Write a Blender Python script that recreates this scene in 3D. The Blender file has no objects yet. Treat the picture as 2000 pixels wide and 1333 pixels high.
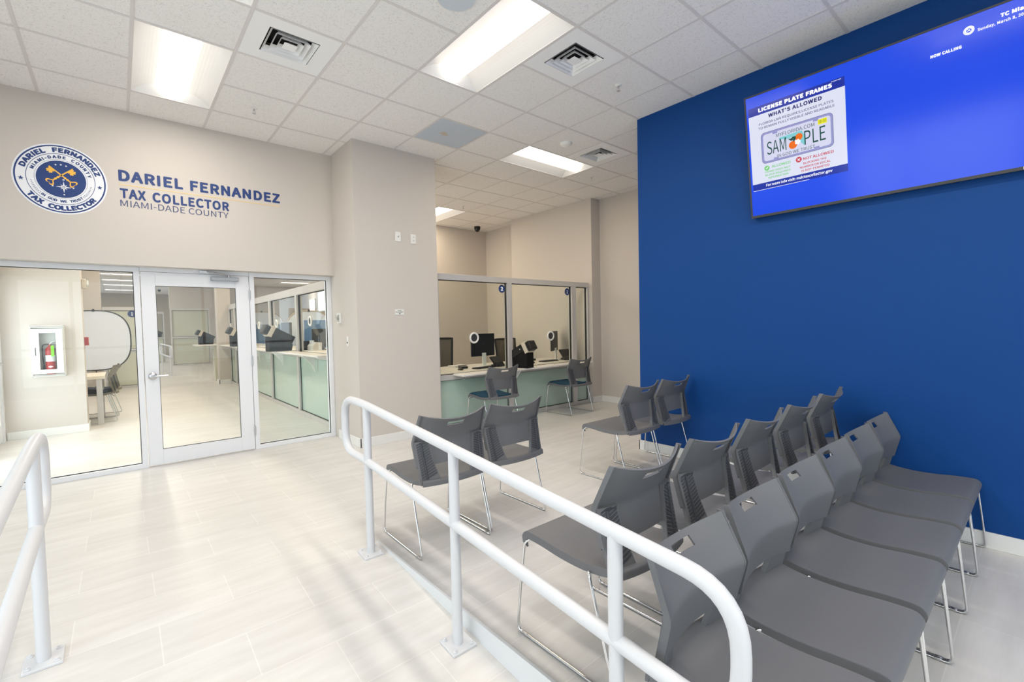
import bpy, math, random
from mathutils import Vector, Matrix
random.seed(7)
SC = bpy.context.scene
COL = SC.collection
R = math.radians

# ------------------------------------------------------------------ camera
def make_camera():
    cd = bpy.data.cameras.new('camera'); co = bpy.data.objects.new('camera', cd); COL.objects.link(co)
    a, b, c = 0.706011, -0.0350438, -0.0215098
    f = Vector((math.cos(b)*math.sin(a), math.cos(b)*math.cos(a), math.sin(b)))
    r = Vector((math.cos(a), -math.sin(a), 0)); u = r.cross(f)
    r2 = math.cos(c)*r + math.sin(c)*u; u2 = -math.sin(c)*r + math.cos(c)*u
    m = Matrix(((r2.x, u2.x, -f.x, 0.45893), (r2.y, u2.y, -f.y, -5.89782), (r2.z, u2.z, -f.z, 1.375), (0, 0, 0, 1)))
    co.matrix_world = m
    cd.sensor_width = 36; cd.lens = 899.73/2000*36; cd.clip_start = 0.05; cd.clip_end = 200
    SC.camera = co
make_camera()

# ------------------------------------------------------------------ world, exposure, daylight
W = bpy.data.worlds.new('world'); SC.world = W; W.use_nodes = True
bg = W.node_tree.nodes['Background']; bg.inputs[0].default_value = (0.80, 0.90, 1.0, 1); bg.inputs[1].default_value = 1.3
SC.view_settings.view_transform = 'Standard'; SC.view_settings.look = 'None'
SC.view_settings.gamma = 1.0; SC.view_settings.use_curve_mapping = False
SC.view_settings.exposure = 0.0
SC.cycles.max_bounces = 10; SC.cycles.diffuse_bounces = 5; SC.cycles.transparent_max_bounces = 24
SC.cycles.sample_clamp_indirect = 6.0; SC.cycles.caustics_reflective = False; SC.cycles.caustics_refractive = False

def area(name, loc, direction, sx, sy, power, col):
    ld = bpy.data.lights.new(name, 'AREA'); ld.shape = 'RECTANGLE'; ld.size = sx; ld.size_y = sy
    ld.energy = power; ld.color = col
    lo = bpy.data.objects.new(name, ld); COL.objects.link(lo); lo.location = loc
    lo.rotation_euler = Vector(direction).to_track_quat('-Z', 'Z').to_euler()
    return lo
DAY = (0.90, 0.955, 1.0)
area('daylight_left', (-1.75, -4.6, 1.35), (1, 0, -0.05), 7.0, 2.3, 150, DAY)
area('daylight_rear', (1.6, -8.75, 1.4), (0, 1, 0), 5.6, 2.4, 50, DAY)
area('daylight_hall', (-0.95, 1.5, 1.2), (1, 0.15, -0.1), 2.3, 2.0, 75, DAY)
LED_STRENGTH = 3.0
LED_POWER = 19.5
LED_COL = (1.0, 0.925, 0.83)

# ------------------------------------------------------------------ helpers
def lin(r, g, b):
    def f(v):
        v /= 255.0
        return v/12.92 if v <= 0.04045 else ((v+0.055)/1.055)**2.4
    return (f(r), f(g), f(b), 1.0)

def mat(name, col, rough=0.5, metal=0.0, spec=0.5, bump=None, emit=None, es=1.0, coat=0.0):
    m = bpy.data.materials.new(name); m.use_nodes = True
    nt = m.node_tree; p = nt.nodes['Principled BSDF']
    p.inputs['Base Color'].default_value = col; p.inputs['Roughness'].default_value = rough
    p.inputs['Metallic'].default_value = metal; p.inputs['Specular IOR Level'].default_value = spec
    if coat: p.inputs['Coat Weight'].default_value = coat
    if emit:
        p.inputs['Emission Color'].default_value = emit; p.inputs['Emission Strength'].default_value = es
    if bump:
        sc, st = bump
        tc = nt.nodes.new('ShaderNodeTexCoord'); nz = nt.nodes.new('ShaderNodeTexNoise'); bp = nt.nodes.new('ShaderNodeBump')
        nz.inputs['Scale'].default_value = sc; nz.inputs['Detail'].default_value = 3
        bp.inputs['Strength'].default_value = st; bp.inputs['Distance'].default_value = 0.002
        nt.links.new(tc.outputs['Object'], nz.inputs['Vector']); nt.links.new(nz.outputs['Fac'], bp.inputs['Height'])
        nt.links.new(bp.outputs['Normal'], p.inputs['Normal'])
    return m

def glass_mat(name, tint, refl=1.0):
    m = bpy.data.materials.new(name); m.use_nodes = True; nt = m.node_tree
    for n in list(nt.nodes): nt.nodes.remove(n)
    out = nt.nodes.new('ShaderNodeOutputMaterial'); mix = nt.nodes.new('ShaderNodeMixShader')
    tr = nt.nodes.new('ShaderNodeBsdfTransparent'); gl = nt.nodes.new('ShaderNodeBsdfGlossy')
    tr.inputs[0].default_value = tint; gl.inputs['Roughness'].default_value = 0.0
    lw = nt.nodes.new('ShaderNodeLayerWeight'); lw.inputs[0].default_value = 0.5
    pw = nt.nodes.new('ShaderNodeMath'); pw.operation = 'POWER'; pw.inputs[1].default_value = 5
    ml = nt.nodes.new('ShaderNodeMath'); ml.operation = 'MULTIPLY_ADD'; ml.inputs[1].default_value = 0.9*refl; ml.inputs[2].default_value = 0.04*refl
    nt.links.new(lw.outputs['Facing'], pw.inputs[0]); nt.links.new(pw.outputs[0], ml.inputs[0])
    nt.links.new(ml.outputs[0], mix.inputs[0]); nt.links.new(tr.outputs[0], mix.inputs[1]); nt.links.new(gl.outputs[0], mix.inputs[2])
    nt.links.new(mix.outputs[0], out.inputs[0])
    return m

M = {}
M['wall'] = mat('beige_wall_paint', lin(206, 199, 192), 0.75, bump=(180, 0.08))
M['wall_far'] = mat('taupe_wall_paint', lin(176, 165, 150), 0.75)
M['blue_wall'] = mat('blue_wall_paint', lin(0, 64, 132), 0.6, spec=0.25, bump=(180, 0.10))
M['trim'] = mat('white_trim_paint', lin(232, 232, 230), 0.45)
M['curb'] = mat('grey_curb_paint', lin(222, 224, 226), 0.5, bump=(40, 0.1))
M['grid'] = mat('ceiling_grid_metal', lin(222, 218, 216), 0.5)
M['alu'] = mat('clear_aluminium', lin(206, 204, 202), 0.42, metal=0.3)
M['alu_white'] = mat('pale_door_aluminium', lin(234, 236, 240), 0.42)
M['closer'] = mat('grey_closer', lin(160, 163, 168), 0.4, metal=0.4)
M['gasket'] = mat('black_gasket', lin(25, 25, 25), 0.6)
M['glass'] = glass_mat('clear_glass', (0.975, 0.988, 0.978, 1), 0.7)
M['glass_warm'] = glass_mat('teller_glass', (0.95, 0.965, 0.94, 1), 0.7)
M['rail'] = mat('white_rail_paint', lin(212, 213, 216), 0.35)
M['plastic'] = mat('grey_chair_plastic', lin(106, 107, 110), 0.5, bump=(700, 0.25))
M['plastic_dark'] = mat('dark_grey_chair_plastic', lin(66, 68, 73), 0.5)
M['chrome'] = mat('chrome', lin(225, 225, 225), 0.12, metal=1.0)
M['steel'] = mat('brushed_steel', lin(200, 200, 202), 0.3, metal=1.0)
M['brass'] = mat('yellow_tag', lin(220, 180, 40), 0.5)
M['pad'] = mat('teal_blue_fabric', lin(20, 68, 94), 0.9, bump=(900, 0.4))
M['pad_dark'] = mat('navy_fabric', lin(40, 50, 66), 0.9)
M['olive'] = mat('olive_grey_plastic', lin(118, 112, 96), 0.5)
M['black'] = mat('black_plastic', lin(17, 17, 18), 0.5)
M['black_matte'] = mat('black_matte', lin(11, 11, 12), 0.8, spec=0.3)
M['screen_off'] = mat('dark_screen', lin(22, 22, 25), 0.18)
M['dark_grey'] = mat('charcoal_plastic', lin(58, 58, 60), 0.5)
M['white_plastic'] = mat('white_plastic', lin(235, 235, 232), 0.4)
M['cream_plastic'] = mat('cream_plastic', lin(206, 196, 178), 0.5)
M['counter'] = mat('white_laminate', lin(232, 228, 222), 0.35)
M['table'] = mat('pale_wood_laminate', lin(232, 222, 206), 0.45)
M['red'] = mat('red_enamel', lin(176, 36, 34), 0.35)
M['green_tag'] = mat('lime_tag', lin(120, 225, 40), 0.6)
M['navy'] = mat('navy_print', lin(34, 62, 122), 0.6)
M['navy_soft'] = mat('blue_grey_print', lin(60, 74, 118), 0.6)
M['gold'] = mat('gold_print', lin(245, 190, 80), 0.6)
M['gold_line'] = mat('pale_gold_print', lin(240, 208, 140), 0.6)
M['seal_white'] = mat('white_vinyl', lin(238, 240, 246), 0.55)
M['backdrop'] = mat('white_backdrop_fabric', lin(228, 236, 250), 0.9)
M['blue_fabric'] = mat('blue_panel_fabric', lin(112, 150, 196), 0.9)
M['tan'] = mat('tan_edge_binding', lin(188, 166, 138), 0.8)
M['mesh'] = mat('black_mesh_fabric', lin(104, 97, 86), 0.85)
M['reflector'] = mat('white_reflector', lin(246, 246, 246), 0.5)
M['troffer'] = mat('troffer_enamel', lin(232, 231, 229), 0.5)
M['led'] = mat('led_diffuser', lin(250, 250, 250), 0.5, emit=LED_COL+(1,), es=LED_STRENGTH)
M['bulb'] = mat('ring_lamp_white', lin(240, 236, 228), 0.4)
M['ink'] = mat('black_ink', lin(40, 40, 46), 0.7)
M['return'] = mat('pale_blue_grille', lin(206, 214, 222), 0.5)

def frosted():
    m = mat('frosted_green_glass', lin(176, 200, 188), 0.12, spec=0.6, coat=0.3)
    return m
M['frost'] = frosted()
M['frost_pale'] = mat('frosted_pale_glass', lin(206, 208, 190), 0.12, spec=0.6)

def floor_mat():
    m = bpy.data.materials.new('porcelain_tile'); m.use_nodes = True; nt = m.node_tree; p = nt.nodes['Principled BSDF']
    L = nt.links.new
    tc = nt.nodes.new('ShaderNodeTexCoord'); mp = nt.nodes.new('ShaderNodeMapping')
    mp.inputs['Location'].default_value = (-1.77+6.1, 0.13+9.15, 0)
    br = nt.nodes.new('ShaderNodeTexBrick')
    br.offset = 0.5; br.inputs['Scale'].default_value = 1.0
    br.inputs['Brick Width'].default_value = 0.61; br.inputs['Row Height'].default_value = 0.305
    br.inputs['Mortar Size'].default_value = 0.0022; br.inputs['Mortar Smooth'].default_value = 0.1
    br.inputs['Color1'].default_value = lin(221, 219, 216); br.inputs['Color2'].default_value = lin(227, 225, 222)
    br.inputs['Mortar'].default_value = lin(236, 234, 231)
    L(tc.outputs['Object'], mp.inputs[0]); L(mp.outputs[0], br.inputs['Vector'])
    st = nt.nodes.new('ShaderNodeMapping'); st.inputs['Scale'].default_value = (1.3, 8, 1)
    nz = nt.nodes.new('ShaderNodeTexNoise'); nz.inputs['Scale'].default_value = 1.6; nz.inputs['Detail'].default_value = 6; nz.inputs['Roughness'].default_value = 0.6
    L(tc.outputs['Object'], st.inputs[0]); L(st.outputs[0], nz.inputs['Vector'])
    rmp = nt.nodes.new('ShaderNodeValToRGB'); rmp.color_ramp.elements[0].position = 0.3; rmp.color_ramp.elements[1].position = 0.75
    rmp.color_ramp.elements[0].color = (0.86, 0.85, 0.84, 1); rmp.color_ramp.elements[1].color = (1, 1, 1, 1)
    L(nz.outputs['Fac'], rmp.inputs[0])
    mx = nt.nodes.new('ShaderNodeMixRGB'); mx.blend_type = 'MULTIPLY'; mx.inputs[0].default_value = 1
    L(br.outputs['Color'], mx.inputs[1]); L(rmp.outputs[0], mx.inputs[2]); L(mx.outputs[0], p.inputs['Base Color'])
    p.inputs['Roughness'].default_value = 0.38; p.inputs['Specular IOR Level'].default_value = 0.45
    bp = nt.nodes.new('ShaderNodeBump'); bp.inputs['Strength'].default_value = 0.15; bp.inputs['Distance'].default_value = 0.001; bp.invert = True
    L(br.outputs['Fac'], bp.inputs['Height']); L(bp.outputs[0], p.inputs['Normal'])
    return m
M['floor'] = floor_mat()

def tile_mat():
    m = bpy.data.materials.new('acoustic_ceiling_tile'); m.use_nodes = True; nt = m.node_tree; p = nt.nodes['Principled BSDF']
    L = nt.links.new
    tc = nt.nodes.new('ShaderNodeTexCoord')
    nz = nt.nodes.new('ShaderNodeTexNoise'); nz.inputs['Scale'].default_value = 95; nz.inputs['Detail'].default_value = 4; nz.inputs['Roughness'].default_value = 0.7
    L(tc.outputs['Object'], nz.inputs['Vector'])
    rmp = nt.nodes.new('ShaderNodeValToRGB'); rmp.color_ramp.elements[0].position = 0.33; rmp.color_ramp.elements[1].position = 0.46
    rmp.color_ramp.elements[0].color = lin(214, 212, 209); rmp.color_ramp.elements[1].color = lin(243, 241, 239)
    L(nz.outputs['Fac'], rmp.inputs[0]); L(rmp.outputs[0], p.inputs['Base Color'])
    p.inputs['Roughness'].default_value = 0.9; p.inputs['Specular IOR Level'].default_value = 0.1
    bp = nt.nodes.new('ShaderNodeBump'); bp.inputs['Strength'].default_value = 0.3; bp.inputs['Distance'].default_value = 0.002
    L(nz.outputs['Fac'], bp.inputs['Height']); L(bp.outputs[0], p.inputs['Normal'])
    return m
M['tile'] = tile_mat()

class MB:
    """collects geometry for one mesh"""
    def __init__(s): s.v = []; s.f = []; s.mi = []; s.cur = 0; s.T = Matrix.Identity(4)
    def use(s, i): s.cur = i; return s
    def add(s, vs, fs):
        o = len(s.v); s.v += [tuple(s.T @ Vector(p)) for p in vs]
        for f in fs: s.f.append([i+o for i in f]); s.mi.append(s.cur)
        return s
    def box(s, x0, x1, y0, y1, z0, z1):
        return s.add([(x, y, z) for z in (z0, z1) for y in (y0, y1) for x in (x0, x1)],
                     [(0, 2, 3, 1), (4, 5, 7, 6), (0, 1, 5, 4), (2, 6, 7, 3), (0, 4, 6, 2), (1, 3, 7, 5)])
    def quad(s, a, b, c, d): return s.add([a, b, c, d], [(0, 1, 2, 3)])
    def prism(s, poly, d):      # polygon of 3D points swept by vector d
        n = len(poly); d = Vector(d); P = [Vector(p) for p in poly]
        return s.add(P+[p+d for p in P], [tuple(range(n))[::-1], tuple(range(n, 2*n))]+[(i, (i+1) % n, n+(i+1) % n, n+i) for i in range(n)])
    def cyl(s, p0, p1, r0, r1=None, n=16, caps=True):
        r1 = r0 if r1 is None else r1
        p0 = Vector(p0); p1 = Vector(p1); ax = (p1-p0).normalized(); a = ax.orthogonal().normalized(); b = ax.cross(a)
        vs = [p+(a*math.cos(t)+b*math.sin(t))*r for p, r in ((p0, r0), (p1, r1)) for t in [2*math.pi*k/n for k in range(n)]]
        fs = [(i, (i+1) % n, n+(i+1) % n, n+i) for i in range(n)]
        if caps: fs += [tuple(range(n))[::-1], tuple(range(n, 2*n))]
        return s.add(vs, fs)
    def lathe(s, c, axis, prof, n=24, up=None):   # prof: (r, h) pairs
        c = Vector(c); ax = Vector(axis).normalized(); a = ax.orthogonal().normalized(); b = ax.cross(a)
        vs = [c+ax*h+(a*math.cos(2*math.pi*k/n)+b*math.sin(2*math.pi*k/n))*max(r, 1e-5) for r, h in prof for k in range(n)]
        fs = [(j*n+i, j*n+(i+1) % n, (j+1)*n+(i+1) % n, (j+1)*n+i) for j in range(len(prof)-1) for i in range(n)]
        fs += [tuple(range(n))[::-1], tuple(range((len(prof)-1)*n, len(prof)*n))]
        return s.add(vs, fs)
    def ball(s, c, r, n=12):
        return s.lathe(c, (0, 0, 1), [(r*math.sin(math.pi*k/n), -r*math.cos(math.pi*k/n)) for k in range(n+1)], n*2)
    def tube(s, path, r, n=10, closed=False):
        P = [Vector(p) for p in path]; N = len(P); fr = []
        tans = []
        for i in range(N):
            a = P[(i-1) % N] if (closed or i > 0) else P[i]; b = P[(i+1) % N] if (closed or i < N-1) else P[i]
            tans.append((b-a).normalized())
        nrm = tans[0].orthogonal().normalized()
        vs = []
        for i in range(N):
            if i: nrm = (nrm - tans[i]*nrm.dot(tans[i])).normalized()
            bi = tans[i].cross(nrm)
            vs += [P[i]+(nrm*math.cos(2*math.pi*k/n)+bi*math.sin(2*math.pi*k/n))*r for k in range(n)]
        fs = [(i*n+k, i*n+(k+1) % n, ((i+1) % N)*n+(k+1) % n, ((i+1) % N)*n+k) for i in range(N if closed else N-1) for k in range(n)]
        if not closed: fs += [tuple(range(n))[::-1], tuple(range((N-1)*n, N*n))]
        return s.add(vs, fs)
    def torus(s, c, axis, r, t, n=32, m=10):
        ax = Vector(axis).normalized(); a = ax.orthogonal().normalized(); b = ax.cross(a)
        return s.tube([Vector(c)+(a*math.cos(2*math.pi*k/n)+b*math.sin(2*math.pi*k/n))*r for k in range(n)], t, m, True)
    def shell(s, G, th, holes=()):
        """G[i][j] grid of points thickened to th along its normals; holes: set of (i, j) cells left out"""
        ni, nj = len(G), len(G[0]); G = [[Vector(p) for p in row] for row in G]
        N = []
        for i in range(ni):
            row = []
            for j in range(nj):
                du = G[min(i+1, ni-1)][j]-G[max(i-1, 0)][j]; dv = G[i][min(j+1, nj-1)]-G[i][max(j-1, 0)]
                row.append(du.cross(dv).normalized())
            N.append(row)
        vs = [G[i][j]+N[i][j]*th/2 for i in range(ni) for j in range(nj)]+[G[i][j]-N[i][j]*th/2 for i in range(ni) for j in range(nj)]
        K = ni*nj; fs = []; ed = {}
        for i in range(ni-1):
            for j in range(nj-1):
                if (i, j) in holes: continue
                q = (i*nj+j, (i+1)*nj+j, (i+1)*nj+j+1, i*nj+j+1)
                fs.append(q); fs.append(tuple(K+t for t in q[::-1]))
                for a, b in zip(q, q[1:]+q[:1]):
                    if (b, a) in ed: del ed[(b, a)]
                    else: ed[(a, b)] = 1
        for a, b in ed: fs.append((b, a, K+a, K+b))
        return s.add(vs, fs)
    def build(s, name, mats, parent=None, bevel=0, smooth=True, angle=40):
        me = bpy.data.meshes.new(name); me.from_pydata(s.v, [], s.f)
        if not isinstance(mats, (list, tuple)): mats = [mats]
        for m in mats: me.materials.append(M[m] if isinstance(m, str) else m)
        if len(mats) > 1: me.polygons.foreach_set('material_index', s.mi)
        if smooth:
            me.polygons.foreach_set('use_smooth', [True]*len(me.polygons))
            me.set_sharp_from_angle(angle=R(angle))
        me.update()
        o = bpy.data.objects.new(name, me); COL.objects.link(o)
        if parent: o.parent = parent
        if bevel:
            md = o.modifiers.new('bevel', 'BEVEL'); md.width = bevel; md.segments = 2; md.limit_method = 'ANGLE'; md.angle_limit = R(50)
        return o

def tag(o, label=None, cat=None, group=None, kind=None):
    if label: o['label'] = label
    if cat: o['category'] = cat
    if group: o['group'] = group
    if kind: o['kind'] = kind
    return o
def thing(name, label, cat, loc=(0, 0, 0), rz=0, group=None):
    o = bpy.data.objects.new(name, None); COL.objects.link(o); o.empty_display_size = 0.05
    o.location = loc; o.rotation_euler = (0, 0, rz)
    return tag(o, label, cat, group)
def struct(name, mb, mats, label, cat, **k):
    return tag(mb.build(name, mats, **k), label, cat, None, 'structure')
def dup(root, loc, rz, label, group=None):
    r = root.copy(); COL.objects.link(r); r.location = loc; r.rotation_euler = (0, 0, rz); r['label'] = label
    if group: r['group'] = group
    for ch in list(root.children):
        c = ch.copy(); COL.objects.link(c); c.parent = r
        for g in list(ch.children):
            d = g.copy(); COL.objects.link(d); d.parent = c
    return r

def crom(pts, n=6):
    P = [Vector(p) for p in pts]; out = []
    for i in range(len(P)-1):
        p0 = P[max(i-1, 0)]; p1 = P[i]; p2 = P[i+1]; p3 = P[min(i+2, len(P)-1)]
        for k in range(n):
            t = k/n
            out.append(0.5*((2*p1)+(p2-p0)*t+(2*p0-5*p1+4*p2-p3)*t*t+(3*p1-p0-3*p2+p3)*t**3))
    out.append(P[-1]); return out
def fillet(pts, r, n=6, closed=False):
    P = [Vector(p) for p in pts]; N = len(P); out = []
    for i in range(N):
        if not closed and i in (0, N-1): out.append(P[i]); continue
        a = (P[(i-1) % N]-P[i]); b = (P[(i+1) % N]-P[i]); rr = min(r, a.length*0.49, b.length*0.49)
        a.normalize(); b.normalize(); p0 = P[i]+a*rr; p2 = P[i]+b*rr
        for k in range(n+1):
            t = k/n; out.append(p0*(1-t)**2+P[i]*2*t*(1-t)+p2*t*t)
    return out

# ---- lettering
try:
    FONT = bpy.data.fonts.load(bpy.utils.system_resource('DATAFILES')+'/fonts/Noto Sans CJK Regular.woff2')   # comes with Blender
except Exception:
    FONT = None
_tc = {}
def glyphs(s, bold):
    key = (s, bold)
    if key in _tc: return _tc[key]
    cu = bpy.data.curves.new('t', 'FONT'); cu.body = s; cu.size = 1.0; cu.resolution_u = 4
    if FONT: cu.font = FONT
    if bold > 0.012: cu.space_character = 1.06
    ob = bpy.data.objects.new('t', cu); COL.objects.link(ob)
    dg = bpy.context.evaluated_depsgraph_get(); dg.update()
    me = bpy.data.meshes.new_from_object(ob.evaluated_get(dg))
    vs = [v.co.copy() for v in me.vertices]; fs = [tuple(p.vertices) for p in me.polygons]
    bpy.data.objects.remove(ob); bpy.data.curves.remove(cu); bpy.data.meshes.remove(me)
    if bold > 0.002:        # heavier strokes: the outline laid over itself with small shifts
        V, F = [], []; n = 8 if bold > 0.015 else 4
        for k in range(n):
            a = 2*math.pi*(k+0.5)/n; o = len(V)
            V += [v+Vector((math.cos(a)*bold, math.sin(a)*bold, k*5e-5)) for v in vs]; F += [tuple(i+o for i in f) for f in fs]
        vs, fs = V, F
    _tc[key] = (vs, fs); return vs, fs
def capbox(s, bold):
    vs, fs = glyphs(s, bold)
    if not vs: return 0, 0.3, 0, 0.7
    return min(v.x for v in vs), max(v.x for v in vs), min(v.y for v in vs), max(v.y for v in vs)
def text(mb, s, fr, u0, u1, v0, h, bold=0.0, slant=0.0, lift=0.0):
    """flat lettering fitted between u0..u1 with cap height h, base v0; fr(u, v, w) -> 3D"""
    vs, fs = glyphs(s, bold); x0, x1, _, _ = capbox(s, bold); _, _, y0, y1 = capbox('H', bold)
    k = (u1-u0)/(x1-x0); q = h/(y1-y0)
    mb.add([fr(u0+(v.x-x0)*k+slant*(v.y-y0)*q, v0+(v.y-y0)*q, lift+v.z) for v in vs], fs)
def arc_text(mb, s, fr, cu, cv, r, h, a0, a1, bold=0.0, inward=False, lift=0.0, wide=1.0):
    """lettering on a circle from angle a0 to a1 (degrees, counter-clockwise positive)"""
    _, _, y0, y1 = capbox('H', bold); q = h/(y1-y0)
    ws = []
    for c in s:
        if c == ' ': ws.append(0.30)
        else:
            x0, x1, _, _ = capbox(c, bold); ws.append((x1-x0)+0.10)
    tot = sum(ws); acc = 0
    for c, w in zip(s, ws):
        t = (acc+w/2)/tot; acc += w
        if c == ' ': continue
        ang = R(a0+(a1-a0)*t); x0, x1, _, _ = capbox(c, bold)
        vs, fs = glyphs(c, bold); up = Vector((math.cos(ang), math.sin(ang)))
        if inward: up = -up
        rt = Vector((up.y, -up.x)); base = Vector((cu, cv))+Vector((math.cos(ang), math.sin(ang)))*(r+(h if inward else 0))
        pts = []
        for v in vs:
            p = base+rt*((v.x-(x0+x1)/2)*q*wide)+up*((v.y-y0)*q); pts.append(fr(p.x, p.y, lift+v.z))
        mb.add(pts, fs)
def disc2(mb, fr, cu, cv, r, lift, r_in=0, n=64, su=1.0, sv=1.0):
    P = [(cu+r*su*math.cos(2*math.pi*k/n), cv+r*sv*math.sin(2*math.pi*k/n)) for k in range(n)]
    if not r_in:
        mb.add([fr(u, v, lift) for u, v in P], [tuple(range(n))])
    else:
        Q = [(cu+r_in*su*math.cos(2*math.pi*k/n), cv+r_in*sv*math.sin(2*math.pi*k/n)) for k in range(n)]
        mb.add([fr(u, v, lift) for u, v in P+Q], [(i, (i+1) % n, n+(i+1) % n, n+i) for i in range(n)])
def poly2(mb, fr, pts, lift): mb.add([fr(u, v, lift) for u, v in pts], [tuple(range(len(pts)))])
def rect2(mb, fr, u0, u1, v0, v1, lift): poly2(mb, fr, [(u0, v0), (u1, v0), (u1, v1), (u0, v1)], lift)
def star(cu, cv, r, k=5, inner=0.42, rot=90):
    return [(cu+(r if i % 2 == 0 else r*inner)*math.cos(R(rot+180*i/k)), cv+(r if i % 2 == 0 else r*inner)*math.sin(R(rot+180*i/k))) for i in range(2*k)]

# ================================================================== THE ROOM
T = 0.6096; CEIL = 3.51; LOW = -0.14
RX0, RX1, RY0, RY1 = -1.6, 8.0, -8.5, 27.0

# floor: main level, ramp between the rails, lower level at the street side
fl = MB()
fl.quad((-3, -3.1, 0), (RX1, -3.1, 0), (RX1, RY1, 0), (-3, RY1, 0))
fl.quad((1.68, -4.98, 0), (RX1, -4.98, 0), (RX1, -3.1, 0), (1.68, -3.1, 0))
struct('floor', fl, 'floor', 'pale porcelain tile floor at the upper level', 'floor')
struct('floor_ramp', MB().quad((-3, -4.9, LOW), (1.68, -4.9, LOW), (1.68, -3.1, 0), (-3, -3.1, 0)), 'floor', 'pale tiled ramp between the two white handrails', 'ramp')
lo = MB(); lo.quad((-3, RY0, LOW), (RX1, RY0, LOW), (RX1, -4.98, LOW), (-3, -4.98, LOW)); lo.quad((-3, -4.98, LOW), (1.68, -4.98, LOW), (1.68, -4.9, LOW), (-3, -4.9, LOW))
struct('floor_lower', lo, 'floor', 'pale porcelain tile floor at the lower level under the nearest chairs', 'floor')
cb = MB(); cb.prism([(1.668, -3.1, 0.0), (1.668, -4.9, LOW), (1.668, -4.985, LOW), (1.668, -4.985, 0.004), (1.668, -3.1, 0.004)], (0.014, 0, 0))
cb.box(1.668, 4.70, -4.992, -4.978, LOW, 0.004)
struct('trim_1', cb, 'curb', 'pale grey painted curb face beside the ramp', 'curb')

def wall(name, boxes, m, label):
    b = MB()
    for q in boxes: b.box(*q)
    return struct(name, b, m, label, 'wall')
wall('wall_left', [(RX0, 2.53, -0.09, 0.13, 2.035, CEIL)], 'wall', 'beige wall above the glass entrance bearing the seal and lettering')
wall('wall_pilaster', [(2.53, 3.60, -0.765, 0.10, 0, CEIL)], 'wall', 'beige pilaster between the glass entrance and the service windows')
wall('wall_blue', [(4.704, 6.89, RY0, -3.03, LOW, CEIL)], 'blue_wall', 'deep blue feature wall behind the waiting chairs')
wall('wall_right', [(6.885, 7.1, -3.03, -0.77, 0, CEIL)], 'wall', 'beige wall at the far end of the corridor')
wall('wall_jamb', [(6.66, 7.1, -0.77, 1.33, 0, CEIL)], 'wall', 'beige wall to the right of service window 1')
wall('wall_back', [(6.93, 7.1, 1.33, 2.7, 0, CEIL), (5.0, 7.1, 2.54, 2.7, 0, CEIL)], 'wall', 'beige back walls of the teller room')
wall('wall_teller_far', [(2.7, 8.0, 19, 19.2, 0, CEIL), (7.5, 7.7, 2.7, 19, 0, CEIL)], 'wall', 'beige walls at the far end of the office')
wall('wall_hall_block', [(-3, 0.077, 2.95, 3.35, 0, CEIL)], 'wall', 'beige hall wall holding the fire extinguisher cabinet')
wall('wall_hall_side', [(-1.2, -1.0, 3.35, 8.5, 0, CEIL), (-1.2, 0.17, 8.5, 8.8, 0, CEIL)], 'wall', 'cream wall behind the hall table')
wall('wall_hall_end', [(-3, 8, 26.5, 26.7, 0, CEIL)], 'wall_far', 'taupe wall at the far end of the hall')
wall('wall_hall_bulkhead', [(2.05, 3.5, 17.1, 17.3, 2.36, CEIL)], 'wall', 'cream bulkhead above the distant frosted partition')
wall('wall_hall_pier', [(2.42, 2.72, 8.15, 8.5, 0, CEIL)], 'wall', 'white pier at the end of the hall counter')
wall('wall_window_header', [(RX0-0.15, RX0, RY0, -0.09, 2.75, CEIL), (RX0, 4.7, RY0-0.15, RY0, 2.75, CEIL), (-0.9, -0.72, 0.13, 2.95, 2.2, CEIL)], 'wall', 'beige wall band above the street windows')

def baseboard(name, boxes, label):
    b = MB()
    for q in boxes: b.box(*q)
    return struct(name, b, 'trim', label, 'baseboard', bevel=0.003)
BH = 0.105
baseboard('baseboard_left', [(2.515, 2.53, -0.78, -0.09, 0, BH), (2.515, 3.60, -0.78, -0.765, 0, BH)], 'white baseboard around the beige pilaster')
baseboard('baseboard_blue', [(4.689, 4.704, -4.98, -3.015, 0, BH), (4.689, 4.704, RY0, -4.98, LOW, LOW+BH), (4.689, 6.87, -3.03, -3.015, 0, BH)], 'white baseboard along the blue wall')
baseboard('baseboard_right', [(6.87, 6.885, -3.015, -0.785, 0, BH), (6.645, 6.885, -0.785, -0.77, 0, BH)], 'white baseboard at the end of the corridor')
baseboard('baseboard_hall', [(-0.7, 0.09, 2.935, 2.95, 0, BH), (0.077, 0.09, 2.95, 3.35, 0, BH), (-1, 0.185, 8.485, 8.5, 0, BH), (2.40, 2.42, 8.13, 8.5, 0, BH), (2.40, 2.72, 8.13, 8.15, 0, BH)], 'white baseboard under the extinguisher cabinet')

# ceiling: tiles with openings for fittings
OCC = set()
lights = [(1, 1, 'y'), (4, 4, 'y'), (1, 4, 'y'), (7, 2, 'x'), (8, -4, 'y'),
          (1, 8, 'y'), (4, 8, 'y'), (1, 11, 'y'), (4, 11, 'y'), (5, -4, 'y'), (8, -8, 'y'), (5, -10, 'y'),
          (1, -4, 'y'), (1, -10, 'y'), (0, -27, 'x'), (0, -31, 'x'), (0, -35, 'x'), (0, -40, 'x'), (10, -28, 'x'), (6, -35, 'x'), (5, -18, 'x'), (1, -7, 'y'), (1, -13, 'y'), (1, -17, 'y'), (1, -21, 'y'), (8, -14, 'y'), (5, -6, 'y')]
for i, j, o in lights:
    OCC.add((i, j)); OCC.add((i, j+1) if o == 'y' else (i+1, j))
vents = [(2, 3), (5, 5), (8, 3)]
ret = (5, 2)
for q in vents+[ret]: OCC.add(q)
ce = MB()
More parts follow.
